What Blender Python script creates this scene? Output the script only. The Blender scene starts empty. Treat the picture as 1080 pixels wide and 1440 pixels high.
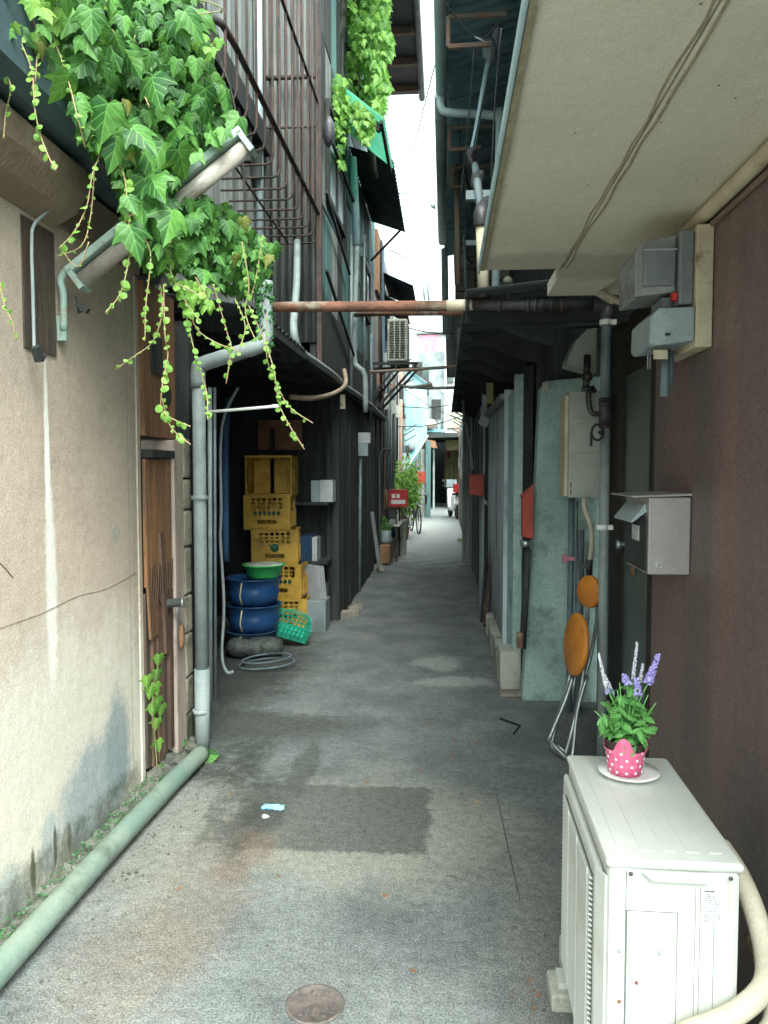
import bpy, math, random
from mathutils import Vector, Matrix, Euler
random.seed(7)
R = math.radians
S = bpy.context.scene
COL = S.collection

# ------------------------------------------------------------------ camera
F_PX = 1100.0
YAW = math.atan(85 / 1100); PIT = math.atan(60 / 1100); EYE = 1.55
cd = bpy.data.cameras.new('camera'); cam = bpy.data.objects.new('camera', cd); COL.objects.link(cam)
cam.location = (0, 0, EYE); cam.rotation_euler = (R(90) - PIT, 0, YAW)
cd.sensor_fit = 'HORIZONTAL'; cd.sensor_width = 36; cd.lens = F_PX / 1080 * 36
cd.clip_start = 0.05; cd.clip_end = 600
S.camera = cam
S.render.resolution_x = 768; S.render.resolution_y = 1024
CM = Euler((R(90) - PIT, 0, YAW)).to_matrix()

# ------------------------------------------------------------------ sky, sun, exposure
W = bpy.data.worlds.new('World'); S.world = W; W.use_nodes = True
wn = W.node_tree.nodes; wl_ = W.node_tree.links
bg = wn['Background']
sky = wn.new('ShaderNodeTexSky'); sky.sky_type = 'NISHITA'; sky.sun_disc = False
SUN_EL, SUN_AZ = R(50), R(158)
sky.sun_elevation = SUN_EL; sky.sun_rotation = SUN_AZ
sky.air_density = 1.0; sky.dust_density = 4.0
hs = wn.new('ShaderNodeHueSaturation'); hs.inputs['Saturation'].default_value = 0.22
wl_.new(sky.outputs[0], hs.inputs['Color']); tn = wn.new('ShaderNodeMix'); tn.data_type = 'RGBA'; tn.blend_type = 'MULTIPLY'; tn.inputs[0].default_value = 1
tn.inputs[7].default_value = (.87, 1.0, .955, 1)
wl_.new(hs.outputs[0], tn.inputs[6]); wl_.new(tn.outputs[2], bg.inputs['Color'])
bg.inputs['Strength'].default_value = 0.15
sd = bpy.data.lights.new('sun', 'SUN'); sun = bpy.data.objects.new('sun', sd); COL.objects.link(sun)
sd.energy = 0.75; sd.angle = R(35); sd.color = (1.0, 0.99, 0.92)
sdir = Vector((math.sin(SUN_AZ) * math.cos(SUN_EL), math.cos(SUN_AZ) * math.cos(SUN_EL), math.sin(SUN_EL)))
sun.rotation_euler = (-sdir).to_track_quat('-Z', 'Y').to_euler()
S.view_settings.view_transform = 'Standard'; S.view_settings.look = 'None'
S.view_settings.gamma = 1; S.view_settings.use_curve_mapping = False
S.view_settings.exposure = 2.42
S.render.engine = 'CYCLES'
S.cycles.max_bounces = 8; S.cycles.diffuse_bounces = 5; S.cycles.transparent_max_bounces = 8

# ------------------------------------------------------------------ measuring helpers (picture point + known plane -> place)
def ray(px, py): return CM @ Vector(((px - 540) / F_PX, -(py - 720) / F_PX, -1))
def A(px, py, y):
    d = ray(px, py); t = y / d.y; return Vector((d.x * t, y, EYE + d.z * t))
def X(px, py, x):
    d = ray(px, py); t = x / d.x; return Vector((x, d.y * t, EYE + d.z * t))
def G(px, py, z=0.0):
    d = ray(px, py); t = (z - EYE) / d.z; return Vector((d.x * t, d.y * t, z))

# ------------------------------------------------------------------ materials
class Nt:
    def __init__(s, name):
        s.m = bpy.data.materials.new(name); s.m.use_nodes = True
        s.t = s.m.node_tree; s.b = s.t.nodes['Principled BSDF']; s.l = s.t.links
    def n(s, k, **kw):
        o = s.t.nodes.new(k)
        for a, v in kw.items(): setattr(o, a, v)
        return o
    def put(s, sock, v):
        if hasattr(v, 'is_output') or isinstance(v, bpy.types.NodeSocket): s.l.new(v, sock)
        else: sock.default_value = v
    def math(s, op, a, b=0.0, clamp=False):
        o = s.n('ShaderNodeMath', operation=op); o.use_clamp = clamp
        s.put(o.inputs[0], a); s.put(o.inputs[1], b); return o.outputs[0]
    def vm(s, op, a, b=(0, 0, 0)):
        o = s.n('ShaderNodeVectorMath', operation=op); s.put(o.inputs[0], a); s.put(o.inputs[1], b)
        return o.outputs['Value'] if op == 'LENGTH' else o.outputs[0]
    def noise(s, co, scale, detail=4, rough=.55, dist=0):
        o = s.n('ShaderNodeTexNoise'); s.put(o.inputs['Vector'], co)
        o.inputs['Scale'].default_value = scale; o.inputs['Detail'].default_value = detail
        o.inputs['Roughness'].default_value = rough; o.inputs['Distortion'].default_value = dist
        return o.outputs[0]
    def ramp(s, v, lo, hi):
        o = s.n('ShaderNodeMapRange'); o.interpolation_type = 'SMOOTHSTEP'
        s.put(o.inputs[0], v); o.inputs[1].default_value = lo; o.inputs[2].default_value = hi; return o.outputs[0]
    def mix(s, f, a, b, mode='MIX'):
        o = s.n('ShaderNodeMix', data_type='RGBA', blend_type=mode)
        s.put(o.inputs[0], f); s.put(o.inputs[6], c4(a)); s.put(o.inputs[7], c4(b)); return o.outputs[2]
    def scl(s, co, v): return s.vm('MULTIPLY', co, v)

def c4(c): return (c[0], c[1], c[2], 1.0) if isinstance(c, (tuple, list)) and len(c) == 3 else c

def mat(name, c1, c2=None, sc=3.0, lo=.4, hi=.62, stretch=(1, 1, 1), rough=.8, metal=0.0, bump=.25, bsc=60,
        dirt=None, dsc=2.0, dlo=.55, dhi=.7, world=False, stains=(), fine=.12, rvar=0.0, spec=.4, island=0.0):
    """weathered surface: two tones blended by noise, grain, dirt patches, shaped stains, painted light and shade"""
    k = Nt(name)
    if world: co = k.n('ShaderNodeNewGeometry').outputs['Position']
    else: co = k.n('ShaderNodeTexCoord').outputs['Object']
    if rvar:
        r = k.n('ShaderNodeObjectInfo').outputs['Random']
        cx = k.n('ShaderNodeCombineXYZ'); k.put(cx.inputs[0], k.math('MULTIPLY', r, 37.0)); k.put(cx.inputs[1], k.math('MULTIPLY', r, 11.0))
        co2 = k.vm('ADD', co, cx.outputs[0])
    else: co2 = co
    cs = k.scl(co2, stretch)
    col = k.mix(k.ramp(k.noise(cs, sc), lo, hi), c1, c2 or tuple(x * .75 for x in c1))
    g = k.noise(co2, 140, 2, .7)
    if dirt:
        col = k.mix(k.math('MULTIPLY', k.ramp(k.noise(cs, dsc, 6, .65), dlo, dhi), .85), col, dirt)
    for st in stains:
        kind, c, r, colr, amt, nz, nsc = st
        wob = k.vm('MULTIPLY', k.vm('SUBTRACT', k.n_col(co, nsc), (.5, .5, .5)), (nz, nz, nz))
        p = k.vm('ADD', co, wob)
        p = k.vm('DIVIDE', k.vm('SUBTRACT', p, c), r)
        if kind == 'e': d = k.vm('LENGTH', p)
        else:
            sp = k.n('ShaderNodeSeparateXYZ'); k.put(sp.inputs[0], k.vm('ABSOLUTE', p))
            d = k.math('MAXIMUM', k.math('MAXIMUM', sp.outputs[0], sp.outputs[1]), sp.outputs[2])
        d = k.math('ADD', d, k.math('MULTIPLY', k.math('SUBTRACT', k.noise(co, nsc * 3.3, 9, .8), .5), .34 if kind == 'r' else .8))
        lo_, hi_ = (1.03, .93) if kind == 'r' else (1.0, .52)
        mk = k.math('MULTIPLY', k.rampinv(d, hi_, lo_), k.ramp(k.noise(co, 9, 5, .7), .25, .6) if kind == 's' else 1.0)
        col = k.mix(k.math('MULTIPLY', mk, amt), col, colr)
    col = k.mix(fine, col, k.mix(k.ramp(g, .3, .7), (0, 0, 0), (1, 1, 1)), 'SOFT_LIGHT')
    g2 = k.noise(co2, 26, 8, .85)
    col = k.mix(min(1, fine * .75), col, k.mix(k.ramp(g2, .32, .68), (.08, .08, .08), (.92, .92, .92)), 'SOFT_LIGHT')
    if rvar:
        v = k.math('ADD', k.math('MULTIPLY', k.math('SUBTRACT', r, .5), rvar * 2), 1.0)
        vv = k.n('ShaderNodeCombineXYZ')
        for i in range(3): k.put(vv.inputs[i], v)
        col = k.mix(1.0, col, vv.outputs[0], 'MULTIPLY')
    k.put(k.b.inputs['Base Color'], col)
    k.b.inputs['Metallic'].default_value = metal
    k.b.inputs['Specular IOR Level'].default_value = spec
    rr = k.math('ADD', k.math('MULTIPLY', k.math('SUBTRACT', k.noise(cs, sc * 2), .5), .25), rough, True)
    k.put(k.b.inputs['Roughness'], rr)
    if bump:
        b = k.n('ShaderNodeBump'); b.inputs['Strength'].default_value = bump; b.inputs['Distance'].default_value = .01
        h = k.math('ADD', k.math('MULTIPLY', k.noise(k.scl(co2, stretch), bsc * .12, 5), 1.6), k.noise(co2, bsc, 3, .7))
        k.put(b.inputs['Height'], h); k.put(k.b.inputs['Normal'], b.outputs[0])
    return k.m

def _n_col(s, co, scale):
    o = s.n('ShaderNodeTexNoise'); s.put(o.inputs['Vector'], co); o.inputs['Scale'].default_value = scale
    o.inputs['Detail'].default_value = 9; o.inputs['Roughness'].default_value = .72; return o.outputs['Color']
Nt.n_col = _n_col
def _rinv(s, v, a, b):
    o = s.n('ShaderNodeMapRange'); o.interpolation_type = 'SMOOTHSTEP'
    s.put(o.inputs[0], v); o.inputs[1].default_value = a; o.inputs[2].default_value = b
    o.inputs[3].default_value = 1; o.inputs[4].default_value = 0; return o.outputs[0]
Nt.rampinv = _rinv

def leafmat(name, a, b, trans=.35, rough=.45, vein=True):
    k = Nt(name)
    r = k.math('FRACT', k.math('ADD', k.n('ShaderNodeObjectInfo').outputs['Random'], k.n('ShaderNodeNewGeometry').outputs['Random Per Island']))
    r = k.math('POWER', r, 1.5)
    col = k.mix(r, a, b)
    uv = k.n('ShaderNodeUVMap', uv_map='UV').outputs[0]
    sp = k.n('ShaderNodeSeparateXYZ'); k.put(sp.inputs[0], uv); u = k.math('ABSOLUTE', sp.outputs[0]); v = sp.outputs[1]
    n = k.noise(k.scl(uv, (1, 1, 1)), 6, 4)
    col = k.mix(k.math('MULTIPLY', k.ramp(n, .4, .7), .35), col, tuple(x * .55 for x in a))
    d = u
    for (u1, v0, v1) in ((.6, 0, .36), (.42, .18, .62), (.26, .42, .82), (.33, 0, -.12)):
        L = math.hypot(u1, v1 - v0)
        d = k.math('MINIMUM', d, k.math('ABSOLUTE', k.math('DIVIDE', k.math('SUBTRACT', k.math('MULTIPLY', u, v1 - v0), k.math('MULTIPLY', k.math('SUBTRACT', v, v0), u1)), L)))
    vm_ = k.rampinv(d, .004, .022)
    if vein: col = k.mix(k.math('MULTIPLY', vm_, .5), col, tuple(min(1, x * 1.6 + .03) for x in b))
    k.put(k.b.inputs['Base Color'], col); k.b.inputs['Roughness'].default_value = rough
    k.b.inputs['Specular IOR Level'].default_value = .3
    bp = k.n('ShaderNodeBump'); bp.inputs['Strength'].default_value = .35; bp.inputs['Distance'].default_value = .004
    k.put(bp.inputs['Height'], k.math('ADD', k.math('MULTIPLY', d, 6.0), n)); k.put(k.b.inputs['Normal'], bp.outputs[0])
    t = k.n('ShaderNodeBsdfTranslucent'); k.put(t.inputs[0], k.mix(.5, col, (.22, .45, .05), 'MIX'))
    mx = k.n('ShaderNodeMixShader'); mx.inputs[0].default_value = trans
    out = k.t.nodes['Material Output']
    k.l.new(k.b.outputs[0], mx.inputs[1]); k.l.new(t.outputs[0], mx.inputs[2]); k.l.new(mx.outputs[0], out.inputs[0])
    return k.m

def leaf_finish(me, uvs, mt):
    me.update(); me.materials.append(m[mt]); lay = me.uv_layers.new(name='UV')
    for l in me.loops: lay.data[l.index].uv = uvs[l.vertex_index]
    me.polygons.foreach_set('use_smooth', [True] * len(me.polygons))

def glassy(name, col, rough=.12, tr=.0):
    k = Nt(name); co = k.n('ShaderNodeTexCoord').outputs['Object']
    k.put(k.b.inputs['Base Color'], k.mix(k.ramp(k.noise(co, 4), .35, .65), col, tuple(x * .6 for x in col)))
    k.put(k.b.inputs['Roughness'], k.math('ADD', k.math('MULTIPLY', k.noise(co, 3), .2), rough))
    k.b.inputs['Specular IOR Level'].default_value = .7
    return k.m

m = {}
m['asphalt'] = mat('asphalt', (.205, .222, .218), (.125, .138, .136), sc=2.6, lo=.3, hi=.72, bump=.8, bsc=190, rough=.88, world=True, fine=.55,
    dirt=(.27, .27, .245), dsc=1.7, dlo=.52, dhi=.78, stains=(
    ('e', (-.30, 3.30, 0), (.88, .66, 1), (.34, .33, .275), .62, .34, 2.6),
    ('r', (-.50, 3.40, 0), (.45, .34, 1), (.088, .095, .090), .8, .12, 7),
    ('e', (-.80, 3.35, 0), (.12, .30, 1), (.06, .064, .058), .8, .18, 7),
    ('e', (-.72, 3.95, 0), (.09, .50, 1), (.07, .075, .068), .75, .12, 6),
    ('e', (-.88, 2.75, 0), (.26, .70, 1), (.225, .17, .13), .38, .7, 4),
    ('e', (-.80, 3.0, 0), (.12, .28, 1), (.17, .11, .08), .4, .4, 6),
    ('e', (-1.12, 3.2, 0), (.3, .9, 1), (.27, .255, .215), .5, .6, 4),
    ('e', (-1.0, 2.3, 0), (.28, .4, 1), (.22, .175, .14), .35, .7, 4.5),
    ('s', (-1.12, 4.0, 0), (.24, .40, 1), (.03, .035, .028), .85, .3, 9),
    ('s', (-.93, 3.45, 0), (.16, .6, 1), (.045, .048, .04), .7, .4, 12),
    ('e', (.08, 5.65, 0), (.40, .16, 1), (.36, .365, .34), .85, .5, 3),
    ('e', (-.05, 6.2, 0), (.25, .35, 1), (.36, .365, .34), .8, .6, 3),
    ('e', (.45, 2.4, 0), (.35, .9, 1), (.26, .26, .235), .5, .7, 4),
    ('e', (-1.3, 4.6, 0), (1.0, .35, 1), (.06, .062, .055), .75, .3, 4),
    ('e', (-1.9, 6.0, 0), (1.1, 2.0, 1), (.045, .045, .04), .85, .3, 3),  # shed floor: shade under the roof put into the ground colour
    ('e', (-.4, 7.5, 0), (.8, 2.2, 1), (.085, .092, .09), .15, 1.2, 2),
    ('e', (.0, 10, 0), (.6, 2.6, 1), (.12, .13, .128), .2, 1.0, 2),
    ('e', (-.1, 18.5, 0), (2.0, 7.0, 1), (.56, .57, .555), .9, 1.4, 1)))  # far lane: open daylight painted into the ground as a pale tone
m['plaster'] = mat('plaster', (.52, .425, .345), (.45, .365, .295), sc=1.4, bump=.25, bsc=110, rough=.93, world=True, fine=.3, dirt=(.36, .32, .27), dsc=2.6, dlo=.5, dhi=.8, stains=(
    ('e', (-1.45, 2.8, .30), (.5, 1.9, .85), (.68, .64, .555), .8, .35, 2),
    ('e', (-1.45, 2.765, 1.55), (.5, .024, .50), (.83, .82, .78), .95, .012, 5),
    ('e', (-1.45, 2.775, 1.10), (.5, .050, .48), (.78, .76, .71), .9, .03, 5),
    ('e', (-1.45, 3.12, .20), (.5, .42, .30), (.30, .345, .36), .9, .22, 8),
    ('e', (-1.45, 3.33, .30), (.5, .16, .34), (.25, .30, .315), .85, .14, 10),
    ('e', (-1.45, 2.72, .16), (.5, .10, .16), (.37, .42, .43), .75, .12, 10),
    ('e', (-1.45, 2.42, .10), (.5, .20, .16), (.36, .40, .385), .8, .2, 8),
    ('s', (-1.45, 2.9, .07), (.5, .9, .12), (.07, .08, .05), .7, .14, 16),
    ('e', (-1.45, 2.60, .12), (.5, .022, .11), (.07, .075, .045), .9, .03, 20),
    ('e', (-1.45, 2.76, .14), (.5, .016, .10), (.07, .075, .045), .9, .03, 20),
    ('e', (-1.45, 2.87, .12), (.5, .02, .07), (.08, .085, .05), .8, .04, 20),
    ('e', (-1.45, 3.36, 1.26), (.5, .05, .05), (.33, .35, .33), .6, .06, 12),
    ('r', (-1.45, 3.50, 1.3), (.5, .006, 1.3), (.30, .27, .22), .5, .012, 9),
    ('e', (-1.45, 3.58, 1.6), (.5, .06, 1.5), (.36, .33, .28), .5, .08, 6)))
m['cornice'] = mat('cornice', (.30, .225, .165), (.23, .17, .125), sc=2.5, bump=.7, bsc=40, rough=.95, world=True, dirt=(.14, .10, .075), dsc=3)
m['hood'] = mat('hood', (.075, .115, .13), (.05, .08, .095), sc=3, rough=.55, bump=.1)
m['bluegrey_pipe'] = mat('bluegrey_pipe', (.27, .31, .31), (.21, .25, .255), sc=5, rough=.55, bump=.12, dirt=(.13, .14, .12), dsc=6, dlo=.55)
m['green_pipe'] = mat('green_pipe', (.15, .215, .18), (.20, .25, .205), sc=4, rough=.65, bump=.3, dirt=(.10, .125, .10), dsc=5, dlo=.5, world=True)
m['conduit'] = mat('conduit', (.15, .20, .225), (.105, .14, .16), sc=5, rough=.5, bump=.1, dirt=(.05, .06, .06), dsc=5)
m['steel_dark'] = mat('steel_dark', (.10, .095, .105), (.06, .06, .065), sc=10, rough=.5, metal=.5, bump=.4, bsc=40, dirt=(.13, .06, .03), dsc=9)
m['rust'] = mat('rust', (.22, .10, .065), (.13, .065, .045), sc=7, rough=.9, bump=.6, bsc=60, dirt=(.30, .27, .21), dsc=3, dlo=.5, dhi=.62, world=True)
m['rust_thin'] = mat('rust_thin', (.075, .045, .038), (.042, .034, .032), sc=9, rough=.85, bump=.3)
m['rust_pale'] = mat('rust_pale', (.36, .21, .15), (.28, .24, .21), sc=9, rough=.85, bump=.3)
m['cream'] = mat('cream', (.55, .49, .35), (.46, .40, .28), sc=6, rough=.65, bump=.2, dirt=(.2, .14, .08), dsc=7, dlo=.6)
m['soffit'] = mat('soffit', (.69, .655, .54), (.64, .605, .49), sc=1.6, rough=.9, bump=.3, bsc=150, world=True, fine=.18,
    stains=(('e', (.45, 3.4, 2.4), (.7, .3, .5), (.17, .16, .11), .35, .3, 4), ('e', (.16, 2.6, 2.4), (.03, 1.4, .5), (.36, .33, .24), .35, .05, 6)))
m['soffit_seam'] = mat('soffit_seam', (.35, .31, .21), (.27, .24, .16), sc=20, rough=.9, bump=.5)
m['brown_wall'] = mat('brown_wall', (.165, .115, .108), (.11, .084, .085), sc=1.6, lo=.3, hi=.7, stretch=(1, 1.6, .16), rough=.5, bump=.14, world=True, spec=.55, fine=.3,  # long upright tone bands imitate soft reflections in the glossy wall
    dirt=(.12, .09, .085), dsc=1.3, dlo=.42, dhi=.8, stains=(('e', (.86, 2.0, .15), (.5, 2.2, .55), (.20, .17, .155), .6, .3, 3), ('e', (.86, 2.45, 1.2), (.5, .10, 1.3), (.22, .135, .115), .35, .08, 3)))  # last ellipse: a reddish reflected band put into the colour
m['dark_brown'] = mat('dark_brown', (.030, .022, .018), (.02, .016, .014), sc=3, rough=.6, bump=.1)
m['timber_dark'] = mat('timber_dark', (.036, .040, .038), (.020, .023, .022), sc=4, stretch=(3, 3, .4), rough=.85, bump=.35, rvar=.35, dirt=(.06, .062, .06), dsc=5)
m['timber_grey'] = mat('timber_grey', (.25, .265, .25), (.16, .17, .165), sc=5, stretch=(4, 4, .3), rough=.85, bump=.35, rvar=.3, dirt=(.07, .06, .05), dsc=3)
m['timber_brown'] = mat('timber_brown', (.135, .075, .05), (.085, .052, .038), sc=5, stretch=(6, 6, .5), rough=.8, bump=.4, rvar=.25, dirt=(.06, .04, .03), dsc=4, dlo=.5)
m['timber_orange'] = mat('timber_orange', (.23, .115, .055), (.15, .08, .045), sc=4, stretch=(6, 6, .45), rough=.75, bump=.45, rvar=.15, dirt=(.09, .05, .03), dsc=3, dlo=.55)
m['plank_dark'] = mat('plank_dark', (.085, .06, .045), (.055, .042, .034), sc=5, stretch=(6, 6, .5), rough=.85, bump=.5, rvar=.2)
m['pink_post'] = mat('pink_post', (.42, .33, .29), (.34, .27, .235), sc=3, stretch=(3, 3, .5), rough=.85, bump=.3, dirt=(.18, .15, .13), dsc=5)
m['stone'] = mat('stone', (.36, .325, .26), (.27, .24, .19), sc=7, rough=.93, bump=.9, bsc=50, rvar=.22, dirt=(.10, .09, .05), dsc=6, dlo=.5)
m['mossy'] = mat('mossy', (.05, .06, .03), (.12, .12, .09), sc=25, rough=1, bump=1)
m['rubble'] = mat('rubble', (.20, .20, .17), (.10, .105, .085), sc=14, rough=1, bump=1.0, bsc=50, rvar=.3, world=True)
m['concrete'] = mat('concrete', (.40, .40, .34), (.30, .30, .26), sc=5, rough=.92, bump=.6, bsc=80, dirt=(.13, .11, .07), dsc=5, dlo=.55)
m['teal_slab'] = mat('teal_slab', (.32, .435, .405), (.26, .36, .335), sc=3, rough=.85, bump=.3, bsc=90, world=True, dirt=(.15, .19, .17), dsc=3.5, dlo=.5, fine=.3)
m['teal_board'] = mat('teal_board', (.44, .60, .64), (.36, .51, .55), sc=4, rough=.7, bump=.2, dirt=(.14, .19, .19), dsc=4)
m['corr_grey'] = mat('corr_grey', (.46, .53, .55), (.36, .42, .44), sc=4, stretch=(1, 1, .3), rough=.6, metal=.2, bump=.15, dirt=(.10, .10, .09), dsc=4)
m['eave_dark'] = mat('eave_dark', (.20, .30, .34), (.13, .21, .24), sc=3, rough=.8, bump=.2, dirt=(.08, .12, .13), dsc=2.5)
m['black'] = mat('black', (.032, .037, .036), (.022, .026, .025), sc=3, rough=.75, bump=.1)
m['corr_dark'] = mat('corr_dark', (.055, .066, .072), (.036, .045, .05), sc=4, rough=.75, bump=.2)
k_ = Nt('awning_green'); k_.put(k_.b.inputs['Base Color'], (.30, .62, .48, 1)); t_ = k_.n('ShaderNodeBsdfTranslucent'); t_.inputs[0].default_value = (.42, .85, .66, 1)
x_ = k_.n('ShaderNodeMixShader'); x_.inputs[0].default_value = .65; k_.l.new(k_.b.outputs[0], x_.inputs[1]); k_.l.new(t_.outputs[0], x_.inputs[2]); k_.l.new(x_.outputs[0], k_.t.nodes['Material Output'].inputs[0])
m['awning_green'] = k_.m
m['white_paint'] = mat('white_paint', (.56, .575, .54), (.51, .525, .49), sc=3, rough=.42, bump=.04, fine=.05, dirt=(.40, .385, .32), dsc=4, dlo=.5, dhi=.85)
m['white_gap'] = mat('white_gap', (.13, .14, .13), sc=3, rough=.7, bump=.1)
m['grey_plastic'] = mat('grey_plastic', (.20, .225, .235), (.16, .18, .19), sc=6, rough=.4, bump=.05)
m['grey_clear'] = mat('grey_clear', (.26, .27, .275), (.19, .2, .205), sc=12, rough=.25, bump=.05, spec=.6)
m['paleblue_box'] = mat('paleblue_box', (.29, .35, .37), (.24, .29, .31), sc=5, rough=.5, bump=.05)
m['mail_grey'] = mat('mail_grey', (.36, .335, .32), (.32, .30, .285), sc=6, rough=.45, bump=.05, metal=.25)
m['heater'] = mat('heater', (.40, .42, .375), (.33, .35, .31), sc=4, rough=.5, bump=.12, dirt=(.20, .18, .14), dsc=4, dlo=.58)
m['tan_hose'] = mat('tan_hose', (.56, .50, .39), (.47, .42, .33), sc=9, rough=.75, bump=.25, stretch=(1, 1, 1))
m['pink'] = mat('pink', (.72, .14, .27), (.66, .11, .23), sc=10, rough=.5, bump=.2)
m['white'] = mat('white', (.82, .82, .80), (.78, .78, .76), sc=6, rough=.4, bump=.03)
m['paper'] = mat('paper', (.42, .44, .46), (.35, .37, .39), sc=6, rough=.8, bump=.1)
m['ink'] = mat('ink', (.10, .11, .11), sc=6, rough=.7, bump=0)
m['orange'] = mat('orange', (.62, .23, .035), (.52, .185, .03), sc=8, rough=.5, bump=.15)
m['chrome'] = mat('chrome', (.42, .46, .47), (.33, .37, .38), sc=8, rough=.32, metal=.75, bump=.05)
m['red'] = mat('red', (.36, .045, .028), (.27, .035, .022), sc=6, rough=.55, bump=.1)
m['red_bright'] = mat('red_bright', (.62, .035, .04), (.52, .03, .03), sc=6, rough=.5, bump=.05)
m['crate_yellow'] = mat('crate_yellow', (.52, .31, .045), (.40, .23, .035), sc=6, rough=.55, bump=.15, rvar=.15, dirt=(.22, .12, .03), dsc=6, dlo=.58)
m['green_print'] = mat('green_print', (.03, .13, .07), sc=6, rough=.6, bump=0)
m['barrel_blue'] = mat('barrel_blue', (.02, .075, .20), (.012, .05, .15), sc=5, rough=.35, bump=.05)
m['basin_green'] = mat('basin_green', (.04, .42, .12), (.03, .33, .09), sc=5, rough=.45, bump=.05)
m['basket_teal'] = mat('basket_teal', (.03, .42, .28), (.025, .33, .22), sc=5, rough=.5, bump=.05)
m['bag'] = mat('bag', (.09, .10, .095), (.05, .055, .05), sc=20, rough=.5, bump=.8)
m['floor_dark'] = mat('floor_dark', (.05, .05, .045), (.035, .035, .03), sc=4, rough=.9, bump=.5)
m['lightblue'] = mat('lightblue', (.16, .38, .44), (.34, .50, .51), sc=.9, rough=.85, bump=.1, dirt=(.36, .42, .40), dsc=1.5, dlo=.5, dhi=.75)
m['farwhite'] = mat('farwhite', (.50, .52, .49), (.42, .44, .42), sc=1.2, rough=.85, bump=.1, dirt=(.30, .31, .29), dsc=1.5)
m['fargrey'] = mat('fargrey', (.24, .27, .28), (.17, .20, .21), sc=2, rough=.9, bump=.2, dirt=(.12, .13, .13), dsc=2)
m['pinkwall'] = mat('pinkwall', (.26, .22, .215), (.19, .165, .16), sc=3, rough=.9, bump=.3, dirt=(.15, .13, .12), dsc=3)
m['pink_sign'] = mat('pink_sign', (.50, .20, .26), (.42, .17, .22), sc=5, rough=.8, bump=.1)
m['ochre'] = mat('ochre', (.34, .30, .14), (.24, .21, .10), sc=8, rough=.8, bump=.1)
m['brick'] = mat('brick', (.30, .25, .22), (.22, .19, .17), sc=8, rough=.95, bump=.6, rvar=.25)
m['teal_panel'] = mat('teal_panel', (.07, .14, .14), (.10, .19, .185), sc=4, stretch=(3, 3, .5), rough=.75, bump=.2, dirt=(.04, .06, .055), dsc=4, rvar=.25)
m['blue_panel'] = mat('blue_panel', (.05, .17, .26), (.06, .13, .2), sc=4, rough=.7, bump=.2)
m['glass_dark'] = glassy('glass_dark', (.10, .125, .115), .22)
m['glass_win'] = glassy('glass_win', (.05, .08, .08), .1)
m['leaf'] = leafmat('leaf', (.026, .095, .026), (.12, .30, .06), .3, .5)
m['leaf_dark'] = leafmat('leaf_dark', (.02, .085, .03), (.045, .15, .045), .25)
m['leaf_lime'] = leafmat('leaf_lime', (.15, .33, .06), (.30, .50, .11), .4, vein=False)
m['leaf_far'] = leafmat('leaf_far', (.06, .19, .035), (.28, .50, .10), .45)
m['leaf_pot'] = leafmat('leaf_pot', (.11, .34, .09), (.22, .50, .16), .35)
m['stem'] = mat('stem', (.22, .24, .10), (.16, .15, .08), sc=10, rough=.8, bump=.2)
m['stem_red'] = mat('stem_red', (.28, .26, .12), (.3, .2, .12), sc=10, rough=.8, bump=.2)
m['bark'] = mat('bark', (.07, .06, .045), (.04, .035, .03), sc=10, rough=.95, bump=.6)
m['purple'] = mat('purple', (.30, .25, .60), (.46, .40, .72), sc=60, rough=.7, bump=.1)
m['lavender'] = mat('lavender', (.60, .56, .66), (.5, .5, .55), sc=60, rough=.7, bump=.1)
m['soil'] = mat('soil', (.04, .03, .022), sc=30, rough=1, bump=.6)
m['blue_wrap'] = mat('blue_wrap', (.22, .5, .66), (.3, .56, .7), sc=40, rough=.35, bump=.3)
m['iron'] = mat('iron', (.15, .125, .115), (.10, .085, .08), sc=14, rough=.75, metal=.2, bump=.5, dirt=(.2, .17, .14), dsc=10)
m['rubber'] = mat('rubber', (.02, .02, .02), sc=6, rough=.6, bump=.1)
m['lamp_tin'] = mat('lamp_tin', (.33, .43, .38), (.26, .35, .31), sc=8, rough=.55, bump=.15, dirt=(.25, .12, .05), dsc=7, dlo=.58)
m['tube'] = mat('tube', (.42, .38, .34), (.32, .29, .26), sc=12, rough=.3, bump=.1, dirt=(.2, .16, .12), dsc=12)
m['tan_box'] = mat('tan_box', (.25, .13, .07), (.17, .09, .05), sc=5, rough=.8, bump=.2)
m['navy_cloth'] = mat('navy_cloth', (.02, .06, .13), (.015, .04, .09), sc=5, rough=.9, bump=.3)

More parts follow.
